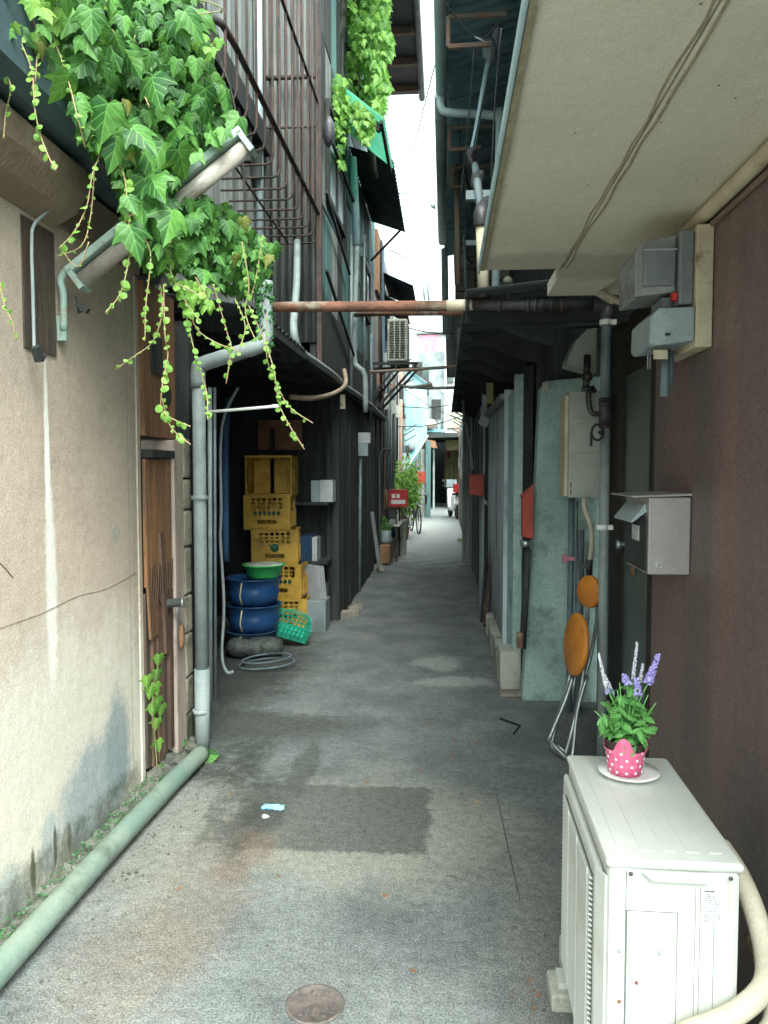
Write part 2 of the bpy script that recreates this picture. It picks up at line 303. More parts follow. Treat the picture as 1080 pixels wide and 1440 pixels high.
# ------------------------------------------------------------------ geometry builder
class B:
    def __init__(s): s.v = []; s.f = []; s.s = []
    def add(s, vs, fs, sm=False):
        o = len(s.v); s.v += [Vector(v) for v in vs]; s.f += [tuple(i + o for i in f) for f in fs]; s.s += [sm] * len(fs); return s
    def box(s, x0, x1, y0, y1, z0, z1):
        vs = [(x, y, z) for x in (x0, x1) for y in (y0, y1) for z in (z0, z1)]
        return s.add(vs, [(0, 1, 3, 2), (4, 6, 7, 5), (0, 4, 5, 1), (2, 3, 7, 6), (0, 2, 6, 4), (1, 5, 7, 3)])
    def obox(s, c, size, rot=(0, 0, 0)):
        Rm = rot if isinstance(rot, Matrix) else Euler(rot).to_matrix(); c = Vector(c)
        vs = [c + Rm @ Vector((a * size[0] / 2, b * size[1] / 2, d * size[2] / 2)) for a in (-1, 1) for b in (-1, 1) for d in (-1, 1)]
        return s.add(vs, [(0, 1, 3, 2), (4, 6, 7, 5), (0, 4, 5, 1), (2, 3, 7, 6), (0, 2, 6, 4), (1, 5, 7, 3)])
    def bar(s, a, b, w, h):
        a = Vector(a); b = Vector(b); d = b - a
        return s.obox((a + b) / 2, (w, h, d.length), d.to_track_quat('Z', 'Y').to_matrix())
    def tube(s, pts, r, seg=10, sm=True, curve=0, caps=True):
        pts = [Vector(p) for p in pts]
        if curve: pts = spline(pts, curve)
        n = len(pts); rs = r if isinstance(r, (list, tuple)) else [r] * n
        if len(rs) != n: rs = [rs[0] + (rs[-1] - rs[0]) * i / (n - 1) for i in range(n)]
        ref = None; o = len(s.v); vs = []
        for i, p in enumerate(pts):
            t = (pts[min(i + 1, n - 1)] - pts[max(i - 1, 0)])
            if t.length < 1e-9: t = Vector((0, 0, 1))
            t.normalize()
            if ref is None:
                ref = Vector((0, 0, 1)) if abs(t.z) < .9 else Vector((1, 0, 0))
            u = (ref - t * ref.dot(t))
            if u.length < 1e-6: u = t.orthogonal()
            u.normalize(); w = t.cross(u); ref = u
            k = rs[i]
            if 0 < i < n - 1:
                c = (pts[i] - pts[i - 1]).normalized().dot((pts[i + 1] - pts[i]).normalized())
                k = k / max(.72, math.sqrt(max(0, (1 + c) / 2)))
            for j in range(seg):
                a = 2 * math.pi * j / seg; vs.append(p + (u * math.cos(a) + w * math.sin(a)) * k)
        fs = [(i * seg + j, i * seg + (j + 1) % seg, (i + 1) * seg + (j + 1) % seg, (i + 1) * seg + j) for i in range(n - 1) for j in range(seg)]
        s.add(vs, fs, sm)
        if caps:
            s.f.append(tuple(o + j for j in reversed(range(seg)))); s.f.append(tuple(o + (n - 1) * seg + j for j in range(seg))); s.s += [False, False]
        return s
    def lathe(s, c, prof, seg=24, axis=None, sm=True, arc=1.0):
        c = Vector(c); Rm = Matrix.Identity(3) if axis is None else Vector(axis).to_track_quat('Z', 'Y').to_matrix()
        vs = [c + Rm @ Vector((r * math.cos(2 * math.pi * j / seg), r * math.sin(2 * math.pi * j / seg), z)) for r, z in prof for j in range(seg)]
        fs = [(i * seg + j, i * seg + (j + 1) % seg, (i + 1) * seg + (j + 1) % seg, (i + 1) * seg + j) for i in range(len(prof) - 1) for j in range(seg)]
        o = len(s.v); s.add(vs, fs, sm)
        if prof[0][0] > 1e-4: s.f.append(tuple(o + j for j in reversed(range(seg)))); s.s.append(False)
        if prof[-1][0] > 1e-4: s.f.append(tuple(o + (len(prof) - 1) * seg + j for j in range(seg))); s.s.append(False)
        return s
    def prism(s, poly, ext):
        n = len(poly); poly = [Vector(p) for p in poly]; e = Vector(ext)
        return s.add(poly + [p + e for p in poly], [tuple(range(n)), tuple(reversed(range(n, 2 * n)))] + [(i, i + n, (i + 1) % n + n, (i + 1) % n) for i in range(n)])
    def corr(s, o, u, v, n, amp, th=.002, per=6):
        """corrugated sheet: u runs across n waves, v along them"""
        o = Vector(o); u = Vector(u); v = Vector(v); nn = u.cross(v).normalized(); k = n * per; vs = []
        for i in range(k + 1):
            h = math.sin(2 * math.pi * i / per) * amp
            for t in (0, 1):
                for w in (0, 1): vs.append(o + u * (i / k) + v * t + nn * (h + w * th))
        fs = []
        for i in range(k):
            a = i * 4; b = a + 4
            fs += [(a, b, b + 2, a + 2), (a + 1, a + 3, b + 3, b + 1), (a, a + 1, b + 1, b), (a + 2, b + 2, b + 3, a + 3)]
        fs += [(0, 2, 3, 1), (k * 4, k * 4 + 1, k * 4 + 3, k * 4 + 2)]
        return s.add(vs, fs, True)
    def blob(s, c, r, seg=10, rings=7, jit=.15):
        c = Vector(c); vs = []; fs = []
        for i in range(rings + 1):
            for j in range(seg):
                th = math.pi * i / rings; ph = 2 * math.pi * j / seg
                k = 1 + random.uniform(-jit, jit)
                vs.append(c + Vector((r[0] * math.sin(th) * math.cos(ph), r[1] * math.sin(th) * math.sin(ph), r[2] * math.cos(th))) * k)
        fs = [(i * seg + j, (i + 1) * seg + j, (i + 1) * seg + (j + 1) % seg, i * seg + (j + 1) % seg) for i in range(rings) for j in range(seg)]
        return s.add(vs, fs, True)
    def to(s, name, mt, parent=None, label=None, cat=None, group=None, kind=None, bevel=0, local=False, loc=None):
        if parent is None and loc is None:
            xs = [v.x for v in s.v]; ys = [v.y for v in s.v]; loc = Vector(((min(xs) + max(xs)) / 2, (min(ys) + max(ys)) / 2, min(v.z for v in s.v)))
        off = Vector((0, 0, 0)) if local else (wl(parent) if parent else Vector(loc))
        me = bpy.data.meshes.new(name); me.from_pydata([tuple(v - off) for v in s.v], [], s.f)
        me.polygons.foreach_set('use_smooth', s.s); me.update()
        me.materials.append(m[mt] if isinstance(mt, str) else mt)
        o = bpy.data.objects.new(name, me); COL.objects.link(o)
        if parent: o.parent = parent
        else: o.location = Vector(loc)
        if bevel:
            bv = o.modifiers.new('bevel', 'BEVEL'); bv.width = bevel; bv.segments = 2; bv.limit_method = 'ANGLE'; bv.angle_limit = R(50)
        tag(o, label, cat, group, kind); return o

def wl(o):
    p = Vector((0, 0, 0))
    while o: p += o.location; o = o.parent
    return p
def tag(o, label=None, cat=None, group=None, kind=None):
    for k, v in (('label', label), ('category', cat), ('group', group), ('kind', kind)):
        if v: o[k] = v
def T(name, label, cat, loc=(0, 0, 0), rz=0, group=None, rot=None):
    o = bpy.data.objects.new(name, None); COL.objects.link(o); o.location = loc; o.rotation_euler = rot or (0, 0, rz); o.empty_display_size = .1
    tag(o, label, cat, group); return o
def kids(o): return [c for c in ALLK.get(o.name, [])]
def dup(root, loc, rz, label, rot=None, group=None):
    kidmap = {}
    for ob in list(COL.objects):
        if ob.parent: kidmap.setdefault(ob.parent.name, []).append(ob)
    def cp(o, par):
        c = o.copy(); COL.objects.link(c); c.parent = par
        for ch in kidmap.get(o.name, []): cp(ch, c)
        return c
    r = cp(root, None); r.location = loc; r.rotation_euler = rot or (0, 0, rz); r['label'] = label
    if group: r['group'] = group
    return r
def spline(p, k):
    out = []; n = len(p)
    for i in range(n - 1):
        a = p[max(i - 1, 0)]; b = p[i]; c = p[i + 1]; d = p[min(i + 2, n - 1)]
        for j in range(k):
            t = j / k
            out.append(.5 * ((2 * b) + (c - a) * t + (2 * a - 5 * b + 4 * c - d) * t * t + (3 * b - a - 3 * c + d) * t ** 3))
    out.append(p[-1]); return out
def inst(name, me, parent, loc, rot=None, scale=1.0, kind=None):
    o = bpy.data.objects.new(name, me); COL.objects.link(o); o.parent = parent; o.location = loc
    if rot is not None: o.rotation_euler = rot
    o.scale = scale if isinstance(scale, tuple) else (scale,) * 3
    return o

# ================================================================== SETTING: ground
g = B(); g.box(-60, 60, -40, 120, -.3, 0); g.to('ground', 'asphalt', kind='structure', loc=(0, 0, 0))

# manhole cover
c = G(443, 1413)
mh = T('manhole_cover', 'small round iron manhole cover set in the asphalt in front', 'manhole cover', (c.x, c.y, 0))
B().lathe((c.x, c.y, 0), [(.086, 0), (.086, .004), (.080, .006), (.077, .003), (.001, .003)], 32).to('rim', 'iron', mh)
b = B()
for i in range(-4, 5):
    for j in range(-4, 5):
        x, y = i * .017, j * .017
        if x * x + y * y < .068 ** 2 and random.random() < .85:
            b.obox((c.x + x, c.y + y, .0045), (.012 if (i + j) % 2 else .005, .004 if (i + j) % 2 else .012, .004), (0, 0, random.choice((0, .4, -.5))))
b.to('raised_pattern', 'iron', mh)

# ground crack, debris, wrapper, bent wire
p = [G(695, 1103), G(705, 1150), G(716, 1200), G(731, 1266)]
B().tube([q + Vector((0, 0, .001)) for q in p], .0022, 5, curve=3).to('cable', 'steel_dark', label='thin dark crack running straight through the asphalt at right', cat='wire')  # asphalt crack, modelled as a thin dark tube
p = [G(703, 1012), G(731, 1022), G(722, 1034)]
B().tube([q + Vector((0, 0, .008)) for q in p], .006, 5).to('bent_wire', 'black', label='short bent black wire on the ground by the teal wall', cat='wire')
c = G(384, 1139); b = B()
for i in range(4): b.blob(c + Vector((-.035 + i * .023, random.uniform(-.012, .012), .010)), (.022, .018, .012), 9, 6, .35)
b.to('crumpled_wrapper', 'blue_wrap', label='crumpled light blue wrapper on the dark asphalt patch', cat='litter')
c = G(373, 1150); B().blob(c + Vector((0, 0, .006)), (.018, .014, .008), 7, 4, .2).to('paper_scrap', 'white', label='tiny white scrap just in front of the blue wrapper', cat='litter')
b = B()
for i in range(500):
    q = random.random()
    if q < .5:
        x = -1.25 + abs(random.gauss(0, .12)); y = random.uniform(1.6, 4.4)
    elif q < .75: x = random.uniform(.25, .75); y = random.uniform(1.5, 2.6)
    else: x = random.uniform(-1.3, .5); y = random.uniform(1.8, 9)
    r = random.uniform(.002, .007) * (1.3 if random.random() < .1 else 1)
    b.obox((x, y, r * .5), (r * 1.4, r, r), (random.random(), random.random(), random.random() * 3))
b.to('pebbles', 'rubble', label='loose grit and pebbles along the foot of the walls', cat='grit', kind='stuff')
b = B()
for i in range(46):
    x = random.uniform(-1.2, .5); y = random.uniform(2, 9)
    b.obox((x, y, .004), (.014, .02, .001), (random.uniform(-.4, .4), random.uniform(-.4, .4), random.random() * 3))
for i in range(120):
    x = random.uniform(.2, .8); y = random.uniform(1.6, 2.4); b.obox((x, y, .004), (.008, .012, .002), (random.uniform(-.4, .4), random.uniform(-.4, .4), random.random() * 3))
b.to('fallen_leaves', 'tan_box', label='small dry leaf scraps scattered over the asphalt', cat='leaf litter', kind='stuff')

# ================================================================== LEFT: plaster wall
pw = T('plaster_wall', 'cream plaster wall with damp stains and a white drip streak', 'wall', (-1.45, 1.6, 0))
B().box(-1.62, -1.45, -.2, 3.62, 0, 2.50).to('wall_face', 'plaster', pw)
# end strip of the wall (slightly proud corner bead)
B().box(-1.60, -1.443, 3.595, 3.63, .02, 2.45).to('corner_bead', 'plaster', pw)
prof = [(-1.60, 2.44), (-1.44, 2.44), (-1.36, 2.48), (-1.31, 2.55), (-1.30, 2.64), (-1.60, 2.66)]
B().prism([(x, -.2, z) for x, z in prof], (0, 3.05, 0)).to('cornice', 'cornice', pw, bevel=.015)
B().prism([(x, 2.853, z) for x, z in [(-1.60, 2.46), (-1.43, 2.46), (-1.41, 2.64), (-1.6, 2.66)]], (0, .77, 0)).to('cornice', 'cornice', pw)
# flat dark patch under the lamp, a shaded recess imitated by colour
B().box(-1.452, -1.443, 2.62, 2.84, 1.97, 2.42).to('painted_recess', 'plank_dark', pw, label='flat dark brown patch under the lamp, coloured like a shaded recess')
# crack line
p = [X(0, 883, -1.449), X(60, 862, -1.449), X(110, 838, -1.449), X(150, 828, -1.449), X(190, 806, -1.449)]
B().tube(p, .0011, 4, curve=3).to('crack', 'cornice', pw)
p = [X(0, 792, -1.449), X(8, 800, -1.449), X(18, 812, -1.449)]
B().tube(p, .002, 4).to('crack', 'steel_dark', pw)
# metal hood
B().prism([(-1.6, -.2, 2.665), (-1.27, -.2, 2.665), (-1.22, -.2, 2.70), (-1.24, -.2, 2.93), (-1.6, -.2, 3.02)], (0, 4.0, 0)).to(
    'metal_hood', 'hood', label='dark blue metal hood running above the cream plaster wall', cat='awning')
# mortar strip and moss at the foot
b = B()
for i in range(60):
    y = 1.5 + i * .042
    b.obox((-1.40 + random.uniform(-.015, .02), y, .02), (.08, .05, .03 + random.random() * .03), (random.uniform(-.3, .3), random.uniform(-.3, .3), random.random()))
b.to('mortar_rubble', 'rubble', label='crumbling mortar between the plaster wall and the ground pipe', cat='rubble', kind='stuff')
b = B()
for i in range(600):
    y = random.uniform(1.7, 3.7); x = -1.40 + random.uniform(-.035, .05)
    r = random.uniform(.004, .009); b.obox((x, y, .05 + random.random() * .02), (r, r, .002), (random.uniform(-1, 1), random.uniform(-1, 1), random.random() * 3))
b.to('moss', 'leaf_dark', label='thin green moss along the foot of the plaster wall', cat='moss', kind='stuff')
b = B(); gp = T('ground_pipe', 'long pale green pipe lying along the foot of the left wall', 'pipe', (-1.32, 2, 0))
B().tube([(-1.335, -.1, .062), (-1.325, 1.4, .058), (-1.315, 2.6, .060), (-1.295, 3.5, .056), (-1.275, 3.98, .052)], .044, 20, curve=6).to('pipe_run', 'green_pipe', gp)
# cable on wall with drip box
p = [A(165, 262, 2.85), A(120, 290, 2.75), A(75, 315, 2.62), A(63, 345, 2.6), A(64, 400, 2.6), A(62, 470, 2.6), A(66, 497, 2.6)]
cb = T('wall_cable', 'grey cable drooping down the plaster wall to a black stub', 'cable', p[-1])
q = [Vector((max(-1.44, min(v.x, -1.40)), v.y, v.z)) for v in p]
B().tube(q, .006, 8, curve=5).to('cable_run', 'bluegrey_pipe', cb)
e = q[-1]; B().obox(e + Vector((.012, 0, .0)), (.02, .035, .05), (.5, 0, 0)).obox(e + Vector((.014, .03, -.01)), (.012, .03, .012), (.8, 0, 0)).to('black_stub', 'black', cb)

# old fluorescent lamp on a bracket
La, Lb = A(108, 398, 2.85), A(352, 200, 2.85)
La.x = max(La.x, -1.38)
lp = T('strip_lamp', 'old fluorescent strip lamp on a pale green bracket in the ivy', 'lamp', La)
d = (Lb - La).normalized(); up = Vector((-.45, 0, .9)); up = (up - d * up.dot(d)).normalized(); sd_ = d.cross(up)
Mx = Matrix((sd_, up, d)).transposed()
mid = (La + Lb) / 2; LL = (Lb - La).length
B().obox(mid + up * .045, (.075, .03, LL), Mx).to('lamp_hood', 'lamp_tin', lp, bevel=.006)
B().tube([La + d * .02 - up * .005, Lb - d * .02 - up * .005], .030, 14).to('lamp_tube', 'tube', lp)
B().obox(La + d * .012, (.075, .08, .02), Mx).to('end_cap', 'lamp_tin', lp); B().obox(Lb - d * .012, (.075, .08, .02), Mx).to('end_cap', 'lamp_tin', lp)
B().tube([La + up * .05 + d * .25, La + up * .06 - d * .01, La + up * .02 - d * .05 + Vector((0, 0, -.03)), La - d * .055 + Vector((-.01, 0, -.14))], .014, 8, curve=4).obox(
    La - d * .06 + Vector((-.012, 0, -.13)), (.035, .012, .09)).to('bracket', 'lamp_tin', lp)
B().obox(La + Vector((.03, -.02, -.095)), (.05, .02, .02), (0, .6, 0)).tube([La + Vector((.0, -.01, -.05)), La + Vector((.01, -.01, -.11)), La + Vector((.05, -.01, -.10))], .004, 6).to('clip', 'black', lp)

# ================================================================== LEFT: boarded door, frame post, stone pillar
dr = T('boarded_door', 'old door of warped brown boards between plaster wall and post', 'door', (-1.44, 3.85, 0))
B().box(-1.60, -1.47, 3.635, 4.08, 0, 1.60).to('backing', 'dark_brown', dr)
B().obox((-1.42, 3.78, 1.29), (.018, .27, .62), (0, 0, -.10)).to('upper_board', 'timber_orange', dr, label='orange brown plywood board, frayed at its lower edge')
xs = [3.64, 3.70, 3.76, 3.82, 3.875]
for i, y in enumerate(xs):
    b = B(); t = random.uniform(-.02, .02); w = random.uniform(.047, .055)
    b.obox((-1.44 + (y - 3.63) * .1 + random.uniform(-.006, .008), y + w / 2, .52), (.018, w, .86 + random.uniform(-.05, .03)), (t, 0, random.uniform(-.1, .1)))
    b.to('plank', 'timber_brown' if i % 3 else 'plank_dark', dr)
B().obox((-1.402, 3.80, .93), (.016, .045, .62), (.10, 0, 0)).to('plank', 'timber_brown', dr, label='slanting brown slat nailed across the boards')
B().obox((-1.418, 3.69, .86), (.014, .10, .26), (.1, 0, 0)).to('plank', 'timber_orange', dr)
b = B()
for i in range(10):
    b.obox((-1.41 + i * .0022, 3.66 + i * .025, 1.0 - random.random() * .05), (.004, .014, .12 + random.random() * .1), (random.uniform(-.1, .1), .05, 0))
b.to('frayed_edge', 'timber_brown', dr)
B().box(-1.60, -1.385, 3.635, 3.95, 1.605, 1.645).to('lintel', 'timber_dark', dr, bevel=.004)
B().box(-1.56, -1.385, 3.93, 4.07, .03, 1.70).to('door_post', 'pink_post', dr, bevel=.006)
c = X(243, 848, -1.37)
lk = B().lathe(c + Vector((-.03, 0, 0)), [(.0, 0), (.022, 0), (.022, .075), (.026, .075), (.026, .085), (0, .085)], 18, axis=(1, .1, .02)).to('lock_cylinder', 'chrome', dr)
B().tube([c + Vector((.02, 0, -.02)), c + Vector((.01, .03, -.08)), c + Vector((.02, .06, -.12))], .004, 6).to('lock_wire', 'chrome', lk)
B().blob(c + Vector((.02, .07, -.19)), (.015, .025, .07), 8, 6, .1).to('tag', 'timber_orange', lk)
up_b = T('upper_board_wall', 'orange brown board panel above the boarded door', 'panel', (-1.5, 3.85, 1.66))
B().box(-1.54, -1.42, 3.635, 4.06, 1.71, 2.44).to('board', 'timber_orange', up_b)
B().lathe((-1.418, 3.93, 1.93), [(.045, 0), (.055, 0), (.055, .006), (.045, .006)], 20, axis=(1, 0, 0)).to('oval_ring', 'black', up_b)
B().box(-1.419, -1.410, 3.72, 3.86, 2.02, 2.2).to('dark_patch', 'timber_dark', up_b)
pl = T('stone_pillar', 'narrow pillar of weathered stone blocks beside the grey downpipe', 'pillar', (-1.44, 4.14, 0))
z = .02
for i, h in enumerate([.20, .20, .24, .21, .26, .20, .17, .22]):
    mtx = 'mossy' if i == 0 else 'stone'
    b = B().obox((-1.455 + random.uniform(-.004, .004), 4.135 + random.uniform(-.004, .004), z + h / 2), (.14, .12, h - .008), (0, 0, random.uniform(-.04, .04)))
    b.to('stone_block', mtx, pl, bevel=.012); z += h
B().box(-1.50, -1.43, 4.10, 4.17, .02, z - .02).to('mortar_core', 'rubble', pl)
st = B()
for i in range(26):
    st.obox((-1.40 + random.uniform(-.06, .06), 3.66 + i * .02, .035 + random.uniform(0, .02)), (.07, .05, .05), (random.random(), random.random(), random.random()))
st.to('threshold_rubble', 'rubble', label='broken stone threshold below the boarded door', cat='rubble', kind='stuff')

# ------------------------------------------------------------------ grey downpipe
dp = T('downpipe', 'pale grey downpipe with an elbow at the corner of the open shed', 'pipe', (-1.31, 4.1, 0))
q = [A(285, 1062, 4.1), A(284, 940, 4.1)]
B().tube([q[0] - Vector((0, 0, .02)), q[1]], .041, 16).to('lower_sleeve', 'bluegrey_pipe', dp)
B().tube([q[1], A(279, 530, 4.1)], .035, 16).to('pipe_run', 'bluegrey_pipe', dp)
B().tube([A(279, 545, 4.1), A(279, 520, 4.1), A(290, 510, 4.1), A(355, 490, 4.1), A(370, 480, 4.12), A(374, 462, 4.14), A(373, 396, 4.15)], .040, 16, curve=3).to('elbow', 'bluegrey_pipe', dp)
for yy in (1000, 700):
    cc = A(283 if yy > 900 else 281, yy, 4.1)
    B().lathe(cc, [(.044, -.012), (.046, -.012), (.046, .012), (.044, .012)], 16).to('pipe_clip', 'bluegrey_pipe', dp)
mo = B()
for i in range(220):
    k = random.random(); cc = A(373, 400 + 90 * k, 4.14); a = random.random() * 6.3
    mo.obox(cc + Vector((math.cos(a) * .04, math.sin(a) * .04, 0)), (.02, .012, .004), (random.random() * 3, random.random() * 3, a))
mo.to('pipe_moss', 'leaf_dark', dp, kind='stuff')

# ================================================================== LEFT: upper storey over the shed, cage of bars
uh = T('left_upper_house', 'weathered upper storey of grey boards above the open shed', 'building', (-1.9, 5, 2.5))
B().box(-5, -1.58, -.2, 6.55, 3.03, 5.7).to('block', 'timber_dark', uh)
for i in range(36):
    y = 3.0 + i * .1
    B().box(-1.575, -1.55 + random.uniform(0, .008), y + .004, y + .096, 2.62, 5.72).to('board', 'timber_grey', uh)
B().box(-1.56, -1.44, .3, 6.5, 4.12, 4.30).to('edge_beam', 'timber_dark', uh)
for i in range(12):
    y = 2.6 + i * .33
    B().box(-1.545, -1.46, y, y + .06, 3.86, 4.118).to('cleat', 'timber_dark', uh)
B().box(-2.9, -1.50, 4.25, 6.58, 2.55, 2.61).to('floor_edge', 'timber_dark', uh)
# frontal corrugated return wall at y=6.6
rw = T('return_wall', 'rusty brown corrugated return wall behind the barred cage', 'wall', (-1.25, 6.6, 2.6))
B().corr((-1.52, 6.6, 2.62), (.46, 0, 0), (0, 0, 4.1), 7, .008).to('corrugated_sheet', m['timber_grey'], rw)
B().box(-1.07, -1.03, 6.55, 6.61, 2.45, 6.7).to('corner_post', 'rust_thin', rw)
# white vertical pipe
B().tube([(-1.50, 6.35, 2.62), (-1.50, 6.35, 6.6)], .036, 12).to('white_pipe', 'paleblue_box', label='pale vertical pipe on the board wall behind the cage', cat='pipe')
# cage
cg = T('barred_cage', 'rusty iron cage of bars with curled feet hanging over the alley', 'railing', (-1.05, 5, 3.42))
ZR, ZB = 3.66, 3.41
B().tube([(-1.5, 3.70, ZR + .02), (-1.14, 3.70, ZR + .02), (-1.06, 3.76, ZR), (-1.05, 3.95, ZR), (-1.05, 6.53, ZR)], .017, 8).to('top_rail', 'rust_thin', cg)
B().tube([(-1.05, 3.75, 4.55), (-1.05, 6.53, 4.55)], .012, 8).to('mid_rail', 'rust_thin', cg)
B().tube([(-1.30, 3.75, ZB + .01), (-1.30, 6.5, ZB + .01)], .008, 6).to('floor_rail', 'rust_thin', cg)
B().tube([(-1.5, 6.5, 4.75), (-1.05, 6.5, 4.75)], .02, 8).to('cross_rail', 'rust_thin', cg)
B().tube([(-1.5, 6.5, 4.35), (-1.05, 6.5, 4.35)], .010, 8).to('cross_rail', 'rust_thin', cg)
for i in range(14):
    y = 3.78 + i * .208
    B().tube([(-1.052, y, 6.4), (-1.052, y, ZB + .05), (-1.065, y, ZB + .012), (-1.10, y, ZB), (-1.5, y, ZB)], .0078, 6).to('bar', 'rust_thin', cg)
for i in range(6):
    x = -1.12 - i * .065
    B().tube([(x, 6.52, ZB), (x, 6.52, 6.4)], .008, 6).to('bar', 'rust_thin', cg)

# ================================================================== LEFT: open shed
sh = T('open_shed', 'dark open-fronted shed under a sagging tin roof', 'shed', (-1.9, 6, 0))
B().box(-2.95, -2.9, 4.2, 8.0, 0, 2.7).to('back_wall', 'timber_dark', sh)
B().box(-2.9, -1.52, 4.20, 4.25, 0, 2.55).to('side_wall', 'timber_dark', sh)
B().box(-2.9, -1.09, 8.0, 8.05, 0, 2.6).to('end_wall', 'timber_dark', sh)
B().corr((-2.95, 4.15, 2.72), (0, 9.6, 0), (1.93, 0, -.30), 80, .012).to('tin_roof', 'corr_dark', sh)
B().bar((-1.05, 4.3, 2.39), (-1.05, 13.7, 2.42), .05, .07).to('fascia', 'timber_dark', sh)
for i in range(7):
    y = 4.6 + i * .55
    B().bar((-2.9, y, 2.62), (-1.06, y, 2.36), .05, .07).to('rafter', 'timber_dark', sh)
for x, y in ((-1.12, 7.95), (-1.45, 4.28)):
    B().box(x - .05, x + .05, y - .05, y + .05, 0, 2.36).to('post', 'timber_dark', sh)
# board wall beyond the shed y 8..12.1
bw = T('left_board_wall', 'dark brown board wall beyond the open shed', 'wall', (-1.1, 10, 0))
for i in range(27):
    y = 8.06 + i * .15
    B().box(-1.12, -1.075 + random.uniform(-.006, .006), y + .004, y + .146, random.uniform(0, .02), 2.37).to('board', 'timber_dark', bw)
B().box(-1.3, -1.125, 8.06, 12.1, 0, 2.4).to('backing', 'black', bw)

# shed contents ---------------------------------------------------------
def crate_proto(loc, rz, label, grp):
    t = T('beer_crate', label, 'crate', loc, rz, grp)
    w, d, h, th = .44, .36, .325, .014
    b = B().box(-w / 2, w / 2, -d / 2, d / 2, 0, .02)
    b.to('base', 'crate_yellow', t, local=True)
    for sy in (-1, 1):   # long walls with a row of windows
        b = B(); y0, y1 = (sy * d / 2 - th / 2, sy * d / 2 + th / 2)
        b.box(-w / 2, w / 2, y0, y1, .02, .055); b.box(-w / 2, -.09, y0, y1, .055, .095); b.box(.09, w / 2, y0, y1, .055, .095)
        b.box(-w / 2, w / 2, y0, y1, .095, .20)
        for k in range(7):
            x = -.15 + k * .05
            b.box(x - .008, x + .008, y0, y1, .20, .30)
        for zz in (.232, .265): b.box(-.15, .15, y0 + .001, y1 - .001, zz - .006, zz + .006)
        b.box(-w / 2, -.142, y0, y1, .20, .30); b.box(.142, w / 2, y0, y1, .20, .30)
        b.box(-w / 2 - .004, w / 2 + .004, y0 - .004, y1 + .004, .30, h)
        b.to('side_panel', 'crate_yellow', t, local=True)
    for sx in (-1, 1):
        b = B(); x0, x1 = (sx * (w / 2 - .004) - th / 2, sx * (w / 2 - .004) + th / 2); e = d / 2 - th / 2 - .003
        b.box(x0, x1, -e, e, .02, .19)
        b.box(x0, x1, -e, -.07, .19, .295); b.box(x0, x1, .07, e, .19, .295); b.box(x0, x1, -e, e, .295, h - .002)
        for k in range(4): b.box(x0 + sx * .008, x1 + sx * .008, -.12 + k * .075, -.105 + k * .075, .03, .18)
        b.to('end_panel', 'crate_yellow', t, local=True)
    b = B()
    for k in range(1, 4): b.box(-w / 2 + k * w / 4 - .003, -w / 2 + k * w / 4 + .003, -d / 2 + .01, d / 2 - .01, .02, .24)
    for k in (1, 2): b.box(-w / 2 + .01, w / 2 - .01, -d / 2 + k * d / 3 - .003, -d / 2 + k * d / 3 + .003, .02, .239)
    b.to('bottle_grid', 'crate_yellow', t, local=True)
    b = B()
    for k in range(6):
        x = -.125 + k * .044; b.box(x, x + .032, -d / 2 - th / 2 - .002, -d / 2 - th / 2 + .001, .142, .172)
        b.box(x + .01, x + .02, -d / 2 - th / 2 - .002, -d / 2 - th / 2 + .001, .130, .182)
    b.to('green_lettering', 'green_print', t, local=True)
    return t
GR = 'yellow crates stacked in the open shed'
c0 = crate_proto((-1.53, 7.45, 0), .06, 'yellow crate at the foot of the shed stack, above the teal basket', GR)
dup(c0, (-1.56, 7.47, .327), -.05, 'yellow crate second from the bottom, half behind the blue tub')
c3 = dup(c0, (-1.62, 7.45, .654), .12, 'yellow crate with a round green emblem, third up in the stack')
dup(c0, (-1.67, 7.42, .981), .03, 'yellow crate with green lettering, second from the top')
ct = dup(c0, (-1.655, 7.28, 1.555), 0, 'topmost yellow crate, tipped so that its open side faces out', rot=(R(90), 0, 0))
ct.location = (-1.65, 7.58, 1.490)
for o in list(COL.objects):
    if o.parent == ct and (o.name.startswith('bottle_grid')): bpy.data.objects.remove(o)
for o in list(COL.objects):     # the emblem replaces the lettering on the third crate
    if o.parent == c3 and o.name.startswith('green_lettering'): bpy.data.objects.remove(o)
B().lathe((0, -.188, .155), [(.0, 0), (.04, 0), (.04, .003), (.0, .003)], 18, axis=(0, -1, 0)).obox((-.045, -.19, .175), (.03, .004, .012), (0, .6, 0)).to('emblem', 'green_print', c3, local=True)

def tub(loc, s, label, mt='barrel_blue', h=.22, r=.225):
    t = T('plastic_tub', label, 'tub', loc, 0, 'blue plastic tubs in the shed')
    B().lathe((0, 0, 0), [(0, 0), (r * .84, 0), (r * .9, .05), (r * .98, h * .45), (r * .93, h * .55), (r, h * .95), (r * 1.05, h * .96), (r * 1.05, h), (r * .98, h), (r * .9, h * .5), (r * .8, .02), (0, .015)], 32).to('body', mt, t, local=True)
    B().tube([(-r * .2, -r * 1.0, h * .9), (-r * .25, -r * 1.08, h * .4), (-r * .2, -r * 1.0, .02)], .006, 6).to('handle', 'cream', t, local=True)
    return t
tub((-1.62, 6.45, 0), 1, 'lowest dark blue tub, under two others on the shed floor', 'navy_cloth', .20, .21)
tub((-1.60, 6.45, .202), 1, 'middle blue plastic tub of the three in the shed')
tub((-1.60, 6.45, .425), 1, 'uppermost blue plastic tub under the green basin')
gb = T('green_basin', 'bright green plastic basin on top of the blue tubs', 'basin', (-1.50, 6.4, .648))
B().lathe((-1.50, 6.4, .648), [(0, 0), (.12, 0), (.135, .02), (.165, .10), (.18, .105), (.18, .115), (.16, .112), (.13, .03), (0, .015)], 28).to('body', 'basin_green', gb)
